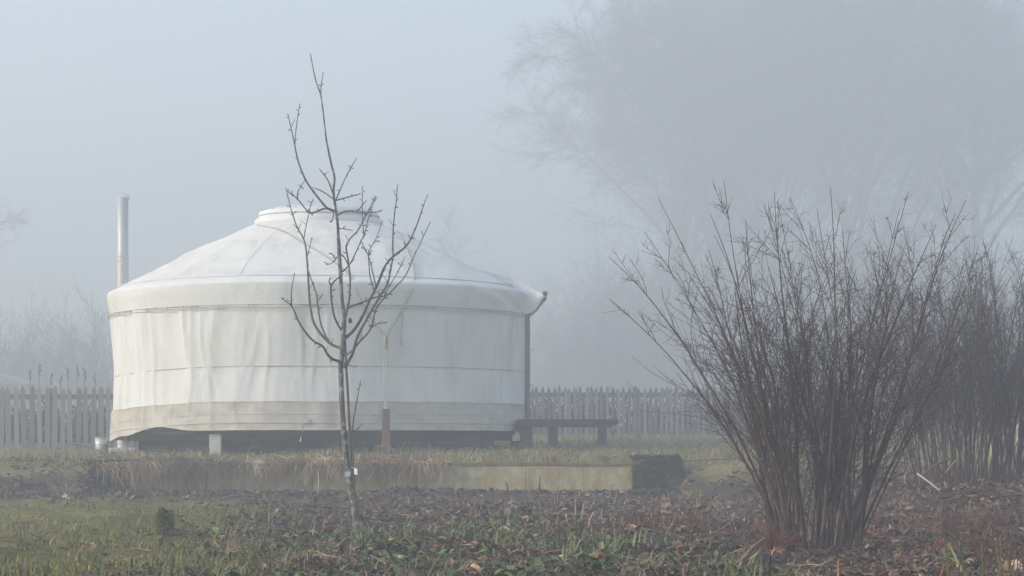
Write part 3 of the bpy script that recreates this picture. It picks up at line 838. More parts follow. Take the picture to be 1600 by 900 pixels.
LIMBS = [  # path, start radius px, end radius px, depth offset at the tip
 ([(501, 150), (502, 133), (505, 114)], 0.9, 0.6, 0.05),
 ([(523, 330), (510, 324), (498, 310), (488, 297), (479, 284), (472, 269), (466, 252), (462, 235), (460.5, 226), (456, 206), (450, 179)], 1.9, 0.7, 0.25),
 ([(460.5, 228), (463, 197), (468, 164)], 0.9, 0.6, 0.28),
 ([(522, 329), (507, 326), (487, 333), (478, 327), (465, 311), (451, 300)], 1.5, 0.8, -0.3),
 ([(465, 311), (466, 298), (476, 282)], 0.9, 0.5, -0.35),
 ([(521, 305), (512.5, 282), (500, 265)], 1.2, 0.7, -0.2),
 ([(521, 311), (507, 301), (495, 295)], 1.1, 0.9, 0.15),
 ([(525, 312), (535.6, 287), (547, 264), (557, 248)], 1.2, 0.6, 0.2),
 ([(525, 313), (544, 308), (562, 303)], 1.2, 0.7, -0.25),
 ([(528, 336), (541, 330), (559, 331), (582, 332), (596, 329)], 1.6, 0.7, -0.35),
 ([(559, 331), (565, 322), (572, 314)], 0.9, 0.6, -0.2),
 ([(522, 330), (519, 345), (516, 346)], 0.9, 0.9, -0.1),
 ([(530, 357), (540, 358), (550, 360)], 0.9, 0.6, -0.1),
 ([(533, 566), (518, 560), (510, 551), (504, 541), (489, 532), (475, 516), (465, 499), (456, 479), (440, 466)], 2.3, 0.8, -0.35),
 ([(456, 479), (455, 470), (456, 450), (460, 428)], 0.9, 0.6, -0.35),
 ([(535, 545), (518, 538), (504, 525), (492, 508), (486, 488), (483, 459), (481, 424), (479, 398), (475, 375), (463, 352), (453, 320), (447, 295)], 2.4, 0.6, 0.35),
 ([(475, 372), (479, 349), (486, 320), (489, 311)], 0.9, 0.5, 0.3),
 ([(512, 532), (502, 508), (497, 482), (494, 459), (488, 441), (481, 421)], 1.5, 0.9, 0.2),
 ([(480, 400), (484, 386), (487, 372)], 0.9, 0.5, 0.1),
 ([(536, 520), (524, 499), (519, 476), (517, 450), (522, 440), (531, 432)], 1.7, 1.3, -0.3),
 ([(518, 448), (514, 440), (516, 433)], 1.0, 0.7, -0.3),
 ([(536, 530), (550, 519), (564, 499), (577, 470), (590, 444), (599, 421), (608, 407), (619, 397), (635, 384), (645, 366), (653, 347), (662, 320), (668, 305)], 2.7, 0.6, 0.4),
 ([(614, 402), (614, 366), (617, 329), (619, 316), (621, 290)], 1.2, 0.7, 0.3),
 ([(538, 574), (550, 554), (559, 525), (576, 493), (593, 464), (605, 444), (611, 418), (614, 401)], 2.5, 1.0, -0.35),
 ([(541, 483), (553, 477), (565, 473), (585, 465), (605, 461), (620, 446), (634, 430), (648, 398), (671, 350)], 1.5, 0.6, 0.15),
 ([(600, 462), (610, 444), (619, 430), (626, 416), (633, 401)], 0.9, 0.5, 0.1),
 ([(538, 556), (549, 549), (562, 534), (579, 514), (588, 482), (604, 462)], 1.6, 1.0, -0.2),
 ([(579, 513), (590, 506), (603, 504)], 0.9, 1.1, -0.3),
 ([(539, 500), (543, 482), (546, 464), (547, 436), (544, 407), (541, 385), (548, 372), (559, 360), (570, 340), (580, 320), (587, 307)], 1.7, 0.6, -0.2),
 ([(534, 425), (541, 419), (550, 407), (562, 381), (570, 363), (577, 337), (586, 311)], 1.3, 0.5, 0.25),
 ([(588, 450), (582, 424), (576, 401), (564, 376)], 1.1, 0.6, 0.2),
 ([(576, 401), (580, 386), (588, 372), (597, 346)], 0.9, 0.5, 0.2),
 ([(584, 452), (578, 430), (576, 403), (576, 390)], 1.0, 0.6, -0.1),
 ([(569, 372), (567, 349), (566, 320), (567, 292)], 0.9, 0.5, 0.15),
 ([(536, 568), (548, 571), (556, 573)], 0.9, 0.6, -0.1),
 ([(544, 414), (538, 402), (531, 398), (522, 408)], 1.0, 0.9, -0.2),
 ([(522, 408), (516, 412), (511, 413)], 0.8, 0.8, -0.2),
 ([(524, 405), (519, 397), (515, 396)], 0.8, 0.8, -0.2),
 ([(556, 800), (552, 720), (551, 669), (556, 635), (563, 597)], 1.6, 0.6, -0.15),
 ([(551, 678), (558, 670), (567, 663)], 0.8, 0.5, -0.2),
]
for i, (px, r0, r1, dep) in enumerate(LIMBS):
    q, rad = limb(px, r0, r1, dep, i * 1.37)
    m_ = MB(); m_.tubes(q, rad * 1.0, 6)
    # buds and short fruiting spurs
    nb = max(2, int(np.linalg.norm(np.diff(q, axis=0), axis=1).sum() / 0.045))
    for k in range(nb):
        if random.random() < 0.25: continue
        j = random.randrange(1, len(q) - 1)
        t_ = q[j + 1] - q[j]; t_ /= np.linalg.norm(t_) + 1e-9
        s = np.cross(t_, [random.uniform(-.3, .3), 1, 0]) * random.choice((-1, 1)); s /= np.linalg.norm(s) + 1e-9
        L_ = random.choice((0.008, 0.010, 0.014, 0.022, 0.035)) * random.uniform(.7, 1.2)
        e = q[j] + (s * 0.8 + t_ * 0.5) * L_
        m_.tubes(np.array([q[j], (q[j] + e) / 2 + t_ * .002, e]), np.array([rad[j] * 0.8, min(rad[j], .0035), .0045]), 5)
    for k in range(int(nb * .22)):
        j = random.randrange(2, len(q) - 1); t_ = q[j + 1] - q[j]; t_ /= np.linalg.norm(t_) + 1e-9
        s = np.array([random.choice((-1, 1)) * random.uniform(.4, 1), random.uniform(-.8, .8), random.uniform(.1, .9)]); s /= np.linalg.norm(s)
        L_ = random.uniform(.025, .075); e = q[j] + (s * .85 + t_ * .4) * L_
        m_.tubes(resample([q[j], q[j] + (s * .5 + t_ * .1) * L_ * .5, e], 5), np.linspace(.0032, .0022, 5), 4)
    m_.tubes(np.array([q[-1], q[-1] + (q[-1] - q[-2]) * .3]), np.array([rad[-1], rad[-1] * 1.5]), 5, caps=True)
    m_.build('branch', M['twig_young'], tree, True)
m_ = MB()
lp = W(547, 500, TD - 0.15)
for k in range(3):
    a = k * 1.9
    u = np.linspace(0, 1, 6); wv = np.sin(u * math.pi) * 0.014
    ax = np.array([math.cos(a) * .3, .2, -1.0]); ax /= np.linalg.norm(ax)
    side = np.array([math.cos(a + 1), math.sin(a), 0.2])
    c_ = lp + ax * (u * 0.05)[:, None] - [0, 0, -.02]
    m_.grid(np.stack([c_ - side * wv[:, None], c_ + [0, .006, 0], c_ + side * wv[:, None]], 1))
m_.build('withered_leaf', M['twig_young'], tree)
# stake beside the trunk
a = W(530.5, 379, TD + 0.07); b = W(553, 790, TD + 0.07)
m_ = MB(); u = np.linspace(0, 1, 30)[:, None]; q = a * (1 - u) + b * u + np.array([[0.003 * N3((k * .4, 1, 1)), 0, 0] for k in range(30)])
m_.tubes(q, np.linspace(1.7, 2.3, 30) * S_, 7, caps=True)
tag(m_.build('tree_stake', M['stake'], None, True), 'thin dark wooden stake standing close behind the young fruit tree', 'stake')
# two white tags tied at the trunk
for (px, py, w, h, rz, lab) in ((543, 741, 9, 8, 0.3, 'larger square white plastic tag on the lower trunk of the young tree'), (556, 737, 6, 9, -0.5, 'smaller white plastic tag on the right of the young tree trunk')):
    c_ = W(px, py, TD - 0.07)
    t_ = thing('plant_tag', lab, 'tag', tuple(c_), 'white tags on the young tree')
    m_ = MB(); m_.box(c_, (w * S_, 0.003, h * S_), rz); m_.build('card', M['tagplastic'], t_)
    m_ = MB(); tz = W(549, 730, TD); m_.tubes(resample([c_ + [0, 0, h * S_ / 2], (c_ + tz) / 2 + [0, -.02, .012], tz + [0, -.03, 0]], 8), np.full(8, .002), 4); m_.build('wire', M['galv'], t_)

# ------------------------------------------------------------------ growing branches, level by level
def grow(st, di, ln, n_, wander, up, rg, droopf=0.0, bend=0.0):
    B = len(st); P = np.zeros((B, n_, 3)); P[:, 0] = st; d = di / (np.linalg.norm(di, axis=1, keepdims=True) + 1e-9)
    step = (ln / (n_ - 1))[:, None]
    for i in range(1, n_):
        d = d + rg.normal(0, wander, (B, 3)) + np.array([0, 0, up - droopf * i / n_]) + bend
        d /= np.linalg.norm(d, axis=1, keepdims=True) + 1e-9
        P[:, i] = P[:, i - 1] + d * step
    return P
def kids(P, per, tmin, tmax, ang, rg):
    B, n_ = P.shape[:2]
    k = np.repeat(np.arange(B), per)
    t = rg.uniform(tmin, tmax, len(k)) * (n_ - 1.001)
    i = t.astype(int); f = (t - i)[:, None]
    s = P[k, i] * (1 - f) + P[k, i + 1] * f
    ta = P[k, i + 1] - P[k, i]; ta /= np.linalg.norm(ta, axis=1, keepdims=True) + 1e-9
    r_ = rg.normal(0, 1, (len(k), 3)); r_ -= ta * (r_ * ta).sum(1, keepdims=True); r_ /= np.linalg.norm(r_, axis=1, keepdims=True) + 1e-9
    a = rg.normal(ang, ang * 0.3, len(k))[:, None]
    return s, ta * np.cos(a) + r_ * np.sin(a), t / (n_ - 1), k
def taper(B, n_, r0, r1):
    u = np.linspace(0, 1, n_)[None]
    return np.asarray(r0)[:, None] * (1 - u) + np.asarray(r1)[:, None] * u if np.ndim(r0) else np.tile(r0 * (1 - u) + r1 * u, (B, 1))

# ------------------------------------------------------------------ shrubs
def shrub(label, px0, px1, d0, n_, hgt, spread, seed, lean=0.0, group='bare multi stemmed shrubs', depth=0.35, extra=()):
    rg = np.random.default_rng(seed)
    cx = ((px0 + px1) / 2 - 800) / FPX * d0
    hw = (px1 - px0) / 2 / FPX * d0
    g0 = float(ground_base(cx, d0))
    t = thing('bare_shrub', label, 'shrub', (cx, d0, g0), group)
    drops = []
    for k in range(n_ + len(extra)):
        u = (-1 + 2 * ((k * 0.618034) % 1.0)) * 1.0 + rg.normal(0, .05); v = rg.uniform(-1, 1)
        s = np.array([[cx + u * hw, d0 + v * depth, 0.0]]); s[0, 2] = float(ground_z(s[0, 0], s[0, 1])) - 0.03
        sx = (u * 0.75 + rg.normal(0, 0.6)) * spread + lean
        sx = sx * .72 if sx > 0 else sx; sy = (v * 0.5 + rg.normal(0, .4)) * spread * 0.7
        d = np.array([[sx, sy, 1.0]]); L_ = hgt * rg.uniform(0.55, 1.0) * (1.0 + 0.12 * abs(sx))
        r0 = rg.choice([0.0035, 0.0045, 0.006, 0.008, 0.011, 0.013])
        up = 0.012; dr = rg.choice([0, 0, 0.03, 0.07])
        if k >= n_:
            d = np.array([extra[k - n_][0]]); L_ = extra[k - n_][1]; r0 = extra[k - n_][2]; up, dr = extra[k - n_][3], 0.0
            s[0, :2] = [cx + extra[k - n_][4] * hw, d0]
        # canes leave the stool steeply and fan outwards
        P = grow(s, d, np.array([L_]), 16, rg.uniform(.02, .06), up, rg, dr, bend=np.array([[rg.normal(0, .022) + (0.006 * u if u < 0 else -0.004 * u) * (k < n_), rg.normal(0, .02), 0]]))
        c0 = [np.array([1.0, 0.95, 0.92]), np.array([1.15, 0.88, 0.8]), np.array([1.0, 1.02, 0.95]) * 1.3][int(rg.integers(0, 3))] * rg.uniform(.6, 1.5)
        m_ = MB(); m_.tubes(P, taper(1, 16, r0, 0.0016), 5, c0)
        st = m_.build('stem', M['shrub'], t, True)
        m_ = MB()
        n1 = int(rg.integers(10, 19))
        s1, d1, t1, _ = kids(P, n1, 0.22, 0.92, 0.5, rg)
        l1 = L_ * 0.52 * (1.08 - t1) * rg.uniform(.25, 1.3, n1)
        P1_ = grow(s1, d1, l1, 7, 0.10, 0.015, rg)
        m_.tubes(P1_, taper(n1, 7, 0.0024, 0.0011), 3, c0)
        s2, d2, t2, k2 = kids(P1_, 4, 0.10, 0.9, 0.75, rg)
        l2 = l1[k2] * rg.uniform(.10, .6, len(k2)) * (1.1 - t2) + 0.015
        P2 = grow(s2, d2, l2, 4, 0.12, 0.02, rg)
        m_.tubes(P2, taper(len(k2), 4, 0.0015, 0.0009), 3, c0 * 1.05)
        s3, d3, t3, k3 = kids(P2, 1, 0.2, 0.95, 0.7, rg)
        P3 = grow(s3, d3, rg.uniform(.02, .08, len(k3)), 2, 0.1, 0.0, rg)
        m_.tubes(P3, taper(len(k3), 2, 0.0011, 0.0008), 3, c0 * 1.05)
        tw = m_.build('twigs', M['shrub'], st)
        tw['kind'] = 'stuff'
        drops.append(P1_[rg.random(n1) < .25].reshape(-1, 3)[::7]); drops.append(P2[::9, 2])
    D = np.concatenate(drops); D = D[rg.random(len(D)) < 0.35] - [0, 0, 0.004]
    m_ = MB(); octv = np.array([[1, 0, 0], [-1, 0, 0], [0, 1, 0], [0, -1, 0], [0, 0, 1], [0, 0, -1.2]]) * 0.0028
    octf = np.array([[0, 2, 4], [2, 1, 4], [1, 3, 4], [3, 0, 4], [2, 0, 5], [1, 2, 5], [3, 1, 5], [0, 3, 5]])
    V = (D[:, None, :] + octv[None]).reshape(-1, 3); F = (octf[None] + (np.arange(len(D)) * 6)[:, None, None]).reshape(-1, 3)
    m_.add(V, F); o = m_.build('dew_drops', M['dew'], t, True); o['kind'] = 'stuff'
    return t
shrub('big bare brown shrub with many fanned canes on the near bed', 1215, 1345, 14.0, 74, 2.2, 0.27, 11, 0.0, extra=(
    ((-0.24, 0, 1.0), 1.7, 0.011, 0.01, -0.9), ((-0.30, -.1, 1.0), 1.3, 0.008, -0.03, -1.0), ((-0.26, 0.1, 1.0), 1.2, 0.006, -0.03, -1.0),
    ((-0.18, 0, 1.0), 2.35, 0.007, 0.02, -0.6), ((-0.16, 0.1, 1.0), 2.32, 0.006, 0.02, -0.5), ((0.27, 0, 1.0), 2.25, 0.011, 0.0, 0.6), ((0.42, 0.1, 1.0), 1.9, 0.009, 0.03, 0.8),
    ((-0.24, .1, 1.0), 1.9, 0.008, 0.0, -0.8), ((0.2, .1, 1.0), 2.05, 0.008, 0.0, 0.4)))
shrub('darker bare shrub standing behind the big one at the right edge', 1435, 1600, 21.0, 140, 2.4, 0.19, 12, 0.0, depth=0.6, extra=(
    ((0.55, 0, 1.0), 1.7, 0.009, 0.0, 0.9), ((0.30, 0, 1.0), 2.3, 0.008, 0.02, 0.3)))

# ------------------------------------------------------------------ background trees and hedge
def big_tree(label, px, d0, hgt, seed, r0=0.3, trunk_frac=0.18, spread=0.55, nl=9, dens=1.0, up=0.03, dr=0.05, group='bare trees in the fog'):
    rg = np.random.default_rng(seed)
    x = (px - 800) / FPX * d0; g = float(ground_base(x, d0))
    t = thing('bare_tree', label, 'tree', (x, d0, g), group)
    TP = grow(np.array([[x, d0, g - 0.2]]), np.array([[0.02, 0, 1.0]]), np.array([hgt * 0.85]), 18, 0.03, 0.03, rg)
    m_ = MB(); m_.tubes(TP, taper(1, 18, r0, r0 * 0.12), 9); m_.build('trunk', M['far_bark'], t, True)
    s1, d1, t1, _ = kids(TP, nl, trunk_frac, 0.85, spread, rg)
    l1 = hgt * (0.66 - 0.40 * t1) * rg.uniform(.8, 1.15, nl)
    A = grow(s1, d1, l1, 14, 0.06, up, rg, dr)
    for k in range(nl):
        m_ = MB(); m_.tubes(A[k:k + 1], taper(1, 14, r0 * 0.42 * (1.1 - 0.6 * t1[k]), 0.02), 6); m_.build('limb', M['far_bark'], t, True)
    m_ = MB()
    n2 = int(11 * dens); s2, d2, t2, k2 = kids(A, n2, 0.12, 0.98, 0.65, rg)
    l2 = l1[k2] * 0.42 * (1.15 - 0.7 * t2) * rg.uniform(.5, 1.2, len(k2))
    Bp = grow(s2, d2, l2, 9, 0.08, up, rg, dr); m_.tubes(Bp, taper(len(k2), 9, 0.035, 0.012), 4)
    n3 = int(9 * dens); s3, d3, t3, k3 = kids(Bp, n3, 0.1, 0.98, 0.65, rg)
    l3 = l2[k3] * 0.5 * rg.uniform(.4, 1.2, len(k3)) + 0.2
    Cp = grow(s3, d3, l3, 5, 0.1, up * .6, rg, dr); m_.tubes(Cp, taper(len(k3), 5, 0.014, 0.007), 3)
    n4 = int(7 * dens); s4, d4, t4, k4 = kids(Cp, n4, 0.1, 0.98, 0.6, rg)
    l4 = l3[k4] * 0.55 * rg.uniform(.4, 1.2, len(k4)) + 0.15
    Dp = grow(s4, d4, l4, 3, 0.14, up * .5, rg, dr); m_.tubes(Dp, taper(len(k4), 3, 0.010, 0.006), 3)
    o = m_.build('crown', M['far_twig'], t); o['kind'] = 'stuff'
    return t
tA = big_tree('huge bare tree fading into fog behind the shrubs', 1340, 136.0, 31.5, 31, 0.48, 0.14, 0.72, 20, 1.36, 0.035, 0.06)
big_tree('faint bare tree at the left edge of the fog', -190, 150.0, 21, 33, 0.22, 0.2, 0.8, 9, 0.9, 0.02, 0.05)
big_tree('small faint bare tree showing above the yurt roof', 640, 170.0, 18.0, 34, 0.16, 0.3, 0.6, 8, 0.8, 0.03, 0.04)

def dup_tree(root, label, px, d0, rz, sc=1.0):
    x = (px - 800) / FPX * d0; g = float(ground_base(x, d0))
    r = root.copy(); COL.objects.link(r); r.location = (x, d0, g); r.rotation_euler = (0, 0, rz); r.scale = (sc, sc, sc); r['label'] = label
    for ch in list(root.children):
        c = ch.copy(); COL.objects.link(c); c.parent = r
    return r
tB = dup_tree(tA, 'bare tree half lost in fog left of the huge one', 1130, 142.0, 0.35, 1.0)
dup_tree(tA, 'bare tree in the fog right behind the near shrubs at the right edge', 1530, 150.0, 2.1, 0.98)
dup_tree(tB, 'faintest bare tree in the fog between the two large ones', 1215, 148.0, 1.2, 1.0)
dup_tree(tB, 'leftmost tree of the fogbound group right of the yurt', 1075, 156.0, 6.1, 0.92)
def hedge_bush(label, px, d0, w, h, seed, n_=90, group='bare bushes behind the fence'):
    rg = np.random.default_rng(seed)
    x = (px - 800) / FPX * d0; g = float(ground_base(x, d0))
    t = thing('bare_bush', label, 'bush', (x, d0, g), group)
    s = np.stack([x + rg.normal(0, w * .22, n_), d0 + rg.normal(0, w * .15, n_), np.full(n_, g - .05)], -1)
    d = np.stack([rg.normal(0, .30, n_), rg.normal(0, .3, n_), np.ones(n_)], -1)
    l1 = h * rg.uniform(.5, 1.05, n_)
    A = grow(s, d, l1, 9, 0.07, 0.0, rg, .03)
    m_ = MB(); m_.tubes(A, taper(n_, 9, 0.016, 0.006), 4); m_.build('stems', M['far_bark'], t)['kind'] = 'stuff'
    m_ = MB()
    s2, d2, t2, k2 = kids(A, 9, .15, .98, .6, rg); l2 = l1[k2] * .33 * rg.uniform(.4, 1.2, len(k2))
    Bp = grow(s2, d2, l2, 5, .1, .02, rg); m_.tubes(Bp, taper(len(k2), 5, .008, .005), 3)
    s3, d3, t3, k3 = kids(Bp, 5, .15, .98, .6, rg)
    Cp = grow(s3, d3, l2[k3] * .5 + .1, 4, .1, .02, rg); m_.tubes(Cp, taper(len(k3), 4, .006, .004), 3)
    m_.build('twigs', M['far_twig'], t)['kind'] = 'stuff'
    return t
hL = hedge_bush('tall bare bush behind the left fence next to the yurt', 135, 106.0, 7.2, 5.9, 42, 100)
dup_tree(hL, 'broad bare bush behind the fence at the far left edge', 10, 108.0, 2.0, 0.9)
dup_tree(hL, 'bare bush hidden mostly behind the yurt chimney', 235, 110.0, 4.1, 0.95)
hR = hedge_bush('dense bare bush behind the fence left of the big shrub', 1140, 130.0, 10.0, 10.6, 46, 200)
for lab_, px_, d_, rz__, sc_ in (('tall bare bush behind the right fence nearest the yurt', 890, 150.0, 1.0, .82), ('dense bare bush behind the right fence beyond the bench', 1000, 135.0, 2.2, 1.0),
                         ('dense bare bush behind the big near shrub', 1280, 120.0, 3.1, 1.03), ('bare bush behind the gap between the two near shrubs', 1420, 120.0, 4.4, .98), ('bare bush in the fog at the right edge', 1560, 118.0, 5.3, .84)):
    dup_tree(hR, lab_, px_, d_, rz__, sc_)
def low_hedge(label, px0, px1, d0, h, seed, n_):
    rg = np.random.default_rng(seed); x0, x1 = W(px0, 0, d0)[0], W(px1, 0, d0)[0]
    x = rg.uniform(x0, x1, n_); y = d0 + rg.normal(0, .35, n_); g = ground_base(x, y)
    t = thing('low_hedge', label, 'hedge', ((x0 + x1) / 2, d0, float(g.mean())))
    l1 = h * rg.uniform(.6, 1.0, n_)
    A = grow(np.stack([x, y, g - .05], -1), np.stack([rg.normal(0, .3, n_), rg.normal(0, .3, n_), np.ones(n_)], -1), l1, 6, .08, 0., rg)
    m_ = MB(); m_.tubes(A, taper(n_, 6, .012, .005), 3); m_.build('stems', M['far_bark'], t)['kind'] = 'stuff'
    m_ = MB(); s2, d2, t2, k2 = kids(A, 6, .05, .98, .8, rg)
    m_.tubes(grow(s2, d2, l1[k2] * .35 * rg.uniform(.4, 1.2, len(k2)), 4, .1, .02, rg), taper(len(k2), 4, .012, .006), 3); m_.build('twigs', M['far_twig'], t)['kind'] = 'stuff'
low_hedge('low dark bare hedge behind the left picket fence', -160, 260, 42.0, .92, 71, 420)
low_hedge('low dark bare hedge behind the right picket fence', 790, 1700, 45.5, .84, 72, 900)
# dry weed stalks standing behind the left fence
WEED_L = ['dry weed stalk leftmost above the left fence', 'tallest dry weed stalk, second from the left above the fence', 'short dry weed stalk, third from the left above the fence',
          'dry weed stalk, fifth from the left above the left fence', 'dry weed stalk, third from the right above the left fence', 'dry weed stalk, second from the right above the left fence',
          'shortest dry weed stalk, fourth from the left above the fence', 'dry weed stalk above the fence closest to the yurt']
for k, (px, py) in enumerate(((47, 580), (62, 571), (80, 586), (106, 577), (121, 574), (133, 579), (95, 590), (148, 586))):
    d0 = 43.2; a = W(px, py, d0); g = float(ground_base(a[0], d0))
    m_ = MB(); b = np.array([a[0] + random.uniform(-.06, .06), d0, g - .03])
    P = resample([b, (a + b) / 2 + [random.uniform(-.03, .03), 0, 0], a], 8); m_.tubes(P, np.linspace(.006, .004, 8), 4)
    for q in range(7):
        s = a - [0, 0, .03 * q]; m_.tubes(np.array([s, s + [random.uniform(-.05, .05), random.uniform(-.03, .03), .05]]), np.array([.009, .004]), 4)
    tag(m_.build('weed_stalk', M['far_twig']), WEED_L[k], 'weed', 'dry weed stalks behind the left fence')

# pale roof sheet at the far left and yellow frame at the right edge
a = W(-30, 575, 80.0)
sh = thing('low_shed', 'pale low shed roof just showing over the fence at the left edge', 'shed', (a[0] - 0.3, 80.0, float(ground_base(a[0], 80))))
m_ = MB(); z = W(0, 600, 80)[2]; m_.box((a[0], 80.9, z / 2 + .3), (2.0, 1.2, z - .6)); m_.build('wall', M['shed'], sh)
m_ = MB(); q = np.array([W(-90, 566, 79.8), W(40, 600, 79.8)]); 
m_.add([q[0], q[1], q[1] + [0, 2.2, 0.1], q[0] + [0, 2.2, .1], q[0] + [0, 0, -.06], q[1] + [0, 0, -.06], q[1] + [0, 2.2, .04], q[0] + [0, 2.2, .04]], [[0, 1, 2, 3], [7, 6, 5, 4], [0, 4, 5, 1], [1, 5, 6, 2], [2, 6, 7, 3], [3, 7, 4, 0]])
m_.build('roof', M['shed'], sh)
fy = 30.0
fr_ = thing('garden_frame', 'pale yellow wooden frame seen through the right shrub near the edge', 'frame', (W(1590, 0, fy)[0], fy, float(ground_base(W(1590, 0, fy)[0], fy))))
for px in (1551, 1592, 1640):
    a = W(px, 540, fy); g = float(ground_base(a[0], fy)); m_ = MB(); m_.box((a[0], fy, (g + a[2]) / 2), (0.05, 0.05, a[2] - g)); m_.build('upright', M['yellow_wood'], fr_)
a, b = W(1546, 541, fy), W(1646, 541, fy)
m_ = MB(); m_.box(((a[0] + b[0]) / 2, fy - 0.002, a[2] + .026), (b[0] - a[0], 0.056, 0.05)); m_.build('top_rail', M['yellow_wood'], fr_)

# ------------------------------------------------------------------ ground cover (vectorised scatter)
def rotz(a):
    c, s = np.cos(a), np.sin(a); z = np.zeros_like(a); o = np.ones_like(a)
    return np.stack([np.stack([c, -s, z], -1), np.stack([s, c, z], -1), np.stack([z, z, o], -1)], -2)
def roty(a):
    c, s = np.cos(a), np.sin(a); z = np.zeros_like(a); o = np.ones_like(a)
    return np.stack([np.stack([c, z, s], -1), np.stack([z, o, z], -1), np.stack([-s, z, c], -1)], -2)
def rotx(a):
    c, s = np.cos(a), np.sin(a); z = np.zeros_like(a); o = np.ones_like(a)
    return np.stack([np.stack([o, z, z], -1), np.stack([z, c, -s], -1), np.stack([z, s, c], -1)], -2)
def scatter(mb, tv, tf, pos, Rm, sc, col):
    V = np.einsum('nij,vj->nvi', Rm, tv) * np.asarray(sc)[:, None, None] + pos[:, None, :]
    n_, k = len(pos), len(tv)
    F = (tf[None] + (np.arange(n_) * k)[:, None, None]).reshape(-1, tf.shape[1])
    mb.add(V.reshape(-1, 3), F, np.repeat(col, k, 0))
def leaf_tpl(kind):
    if kind == 0:    # curled ovate leaf
        u = np.array([0, .3, .7, 1.0]); w = np.array([.03, .32, .30, .01]); cz = .3 * (u - .5) ** 2; up = np.array([.05, .15, .14, 0])
    elif kind == 1:  # broad lobed leaf
        u = np.array([0, .22, .65, 1.0]); w = np.array([.04, .42, .36, .03]); cz = .12 * np.sin(u * 5); up = np.array([.02, .20, .10, .1])
    else:            # rolled narrow leaf
        u = np.array([0, .3, .65, 1.0]); w = np.array([.02, .16, .15, .01]); cz = .25 * np.sin(u * 3.1); up = np.array([.02, .16, .16, 0])
    v = []
    for a, b, c, d in zip(u, w, cz, up): v += [(a - .5, -b, c + d), (a - .5, 0, c), (a - .5, b, c + d * .8)]
    f = []
    for i in range(3):
        for j in range(2): f.append((i * 3 + j, i * 3 + 3 + j, i * 3 + 4 + j, i * 3 + 1 + j))
    return np.array(v), np.array(f)
def blade_tpl(bend, w=.05, n_=3, fold=0.0):
    v = []; f = []
    for i in range(n_ + 1):
        u = i / n_; ww = w * (1 - u ** 2.2) + .004
        x = math.sin(bend * u) * u; z = (math.cos(bend * u) * .55 + .45) * u
        v += [(x, -ww, z), (x, ww, z)]
    for i in range(n_): f.append((2 * i, 2 * i + 1, 2 * i + 3, 2 * i + 2))
    return np.array(v), np.array(f)
def weed_tpl(bend, w=.17):
    v = []; f = []; us = np.array([0, .18, .4, .62, .82, 1.0]); ws = np.array([.02, .06, .75, 1.0, .7, .03]) * w
    for u, b in zip(us, ws):
        x = math.sin(bend * u) * u; z = math.cos(bend * u) * u * .9
        v += [(x, -b, z + b * .35), (x, 0, z), (x, b, z + b * .35)]
    for i in range(5):
        for j in range(2): f.append((i * 3 + j, i * 3 + 3 + j, i * 3 + 4 + j, i * 3 + 1 + j))
    return np.array(v), np.array(f)
def pick(n_, x0, x1, y0, y1, dens, frustum=True):
    """positions on the ground, kept with probability dens(x, y)"""
    y = 1 / rng.uniform(1 / y1, 1 / y0, n_) if y0 < 20 else rng.uniform(y0, y1, n_)
    hw = 850 / FPX * y
    x = rng.uniform(-1, 1, n_) * hw if frustum else rng.uniform(x0, x1, n_)
    k = rng.random(n_) < dens(x, y)
    k &= (x > x0) & (x < x1)
    x, y = x[k], y[k]
    return np.stack([x, y, ground_z(x, y)], -1)
def on_bed(x, y):
    """1 where the planted bed is, 0 on the mossy lawn at the lower left and on the upper lawn"""
    n1 = nz2(x, y, 0.9, 21.0)
    left = 1 - sstep(-0.9, 0.9, x + (y - 11) * 0.10 + 1.15 + n1 * 0.8)
    left = left * (1 - sstep(24, 26, y))
    up = sstep(0.12, 0.28, ground_base(x, y)) * sstep(23, 28, y)
    return (1 - left) * (1 - up)
def cvar(base, n_, sv=.3, hv=.12):
    return np.asarray(base)[None] * np.exp(rng.normal(0, sv, (n_, 1))) * np.exp(rng.normal(0, hv, (n_, 3)))

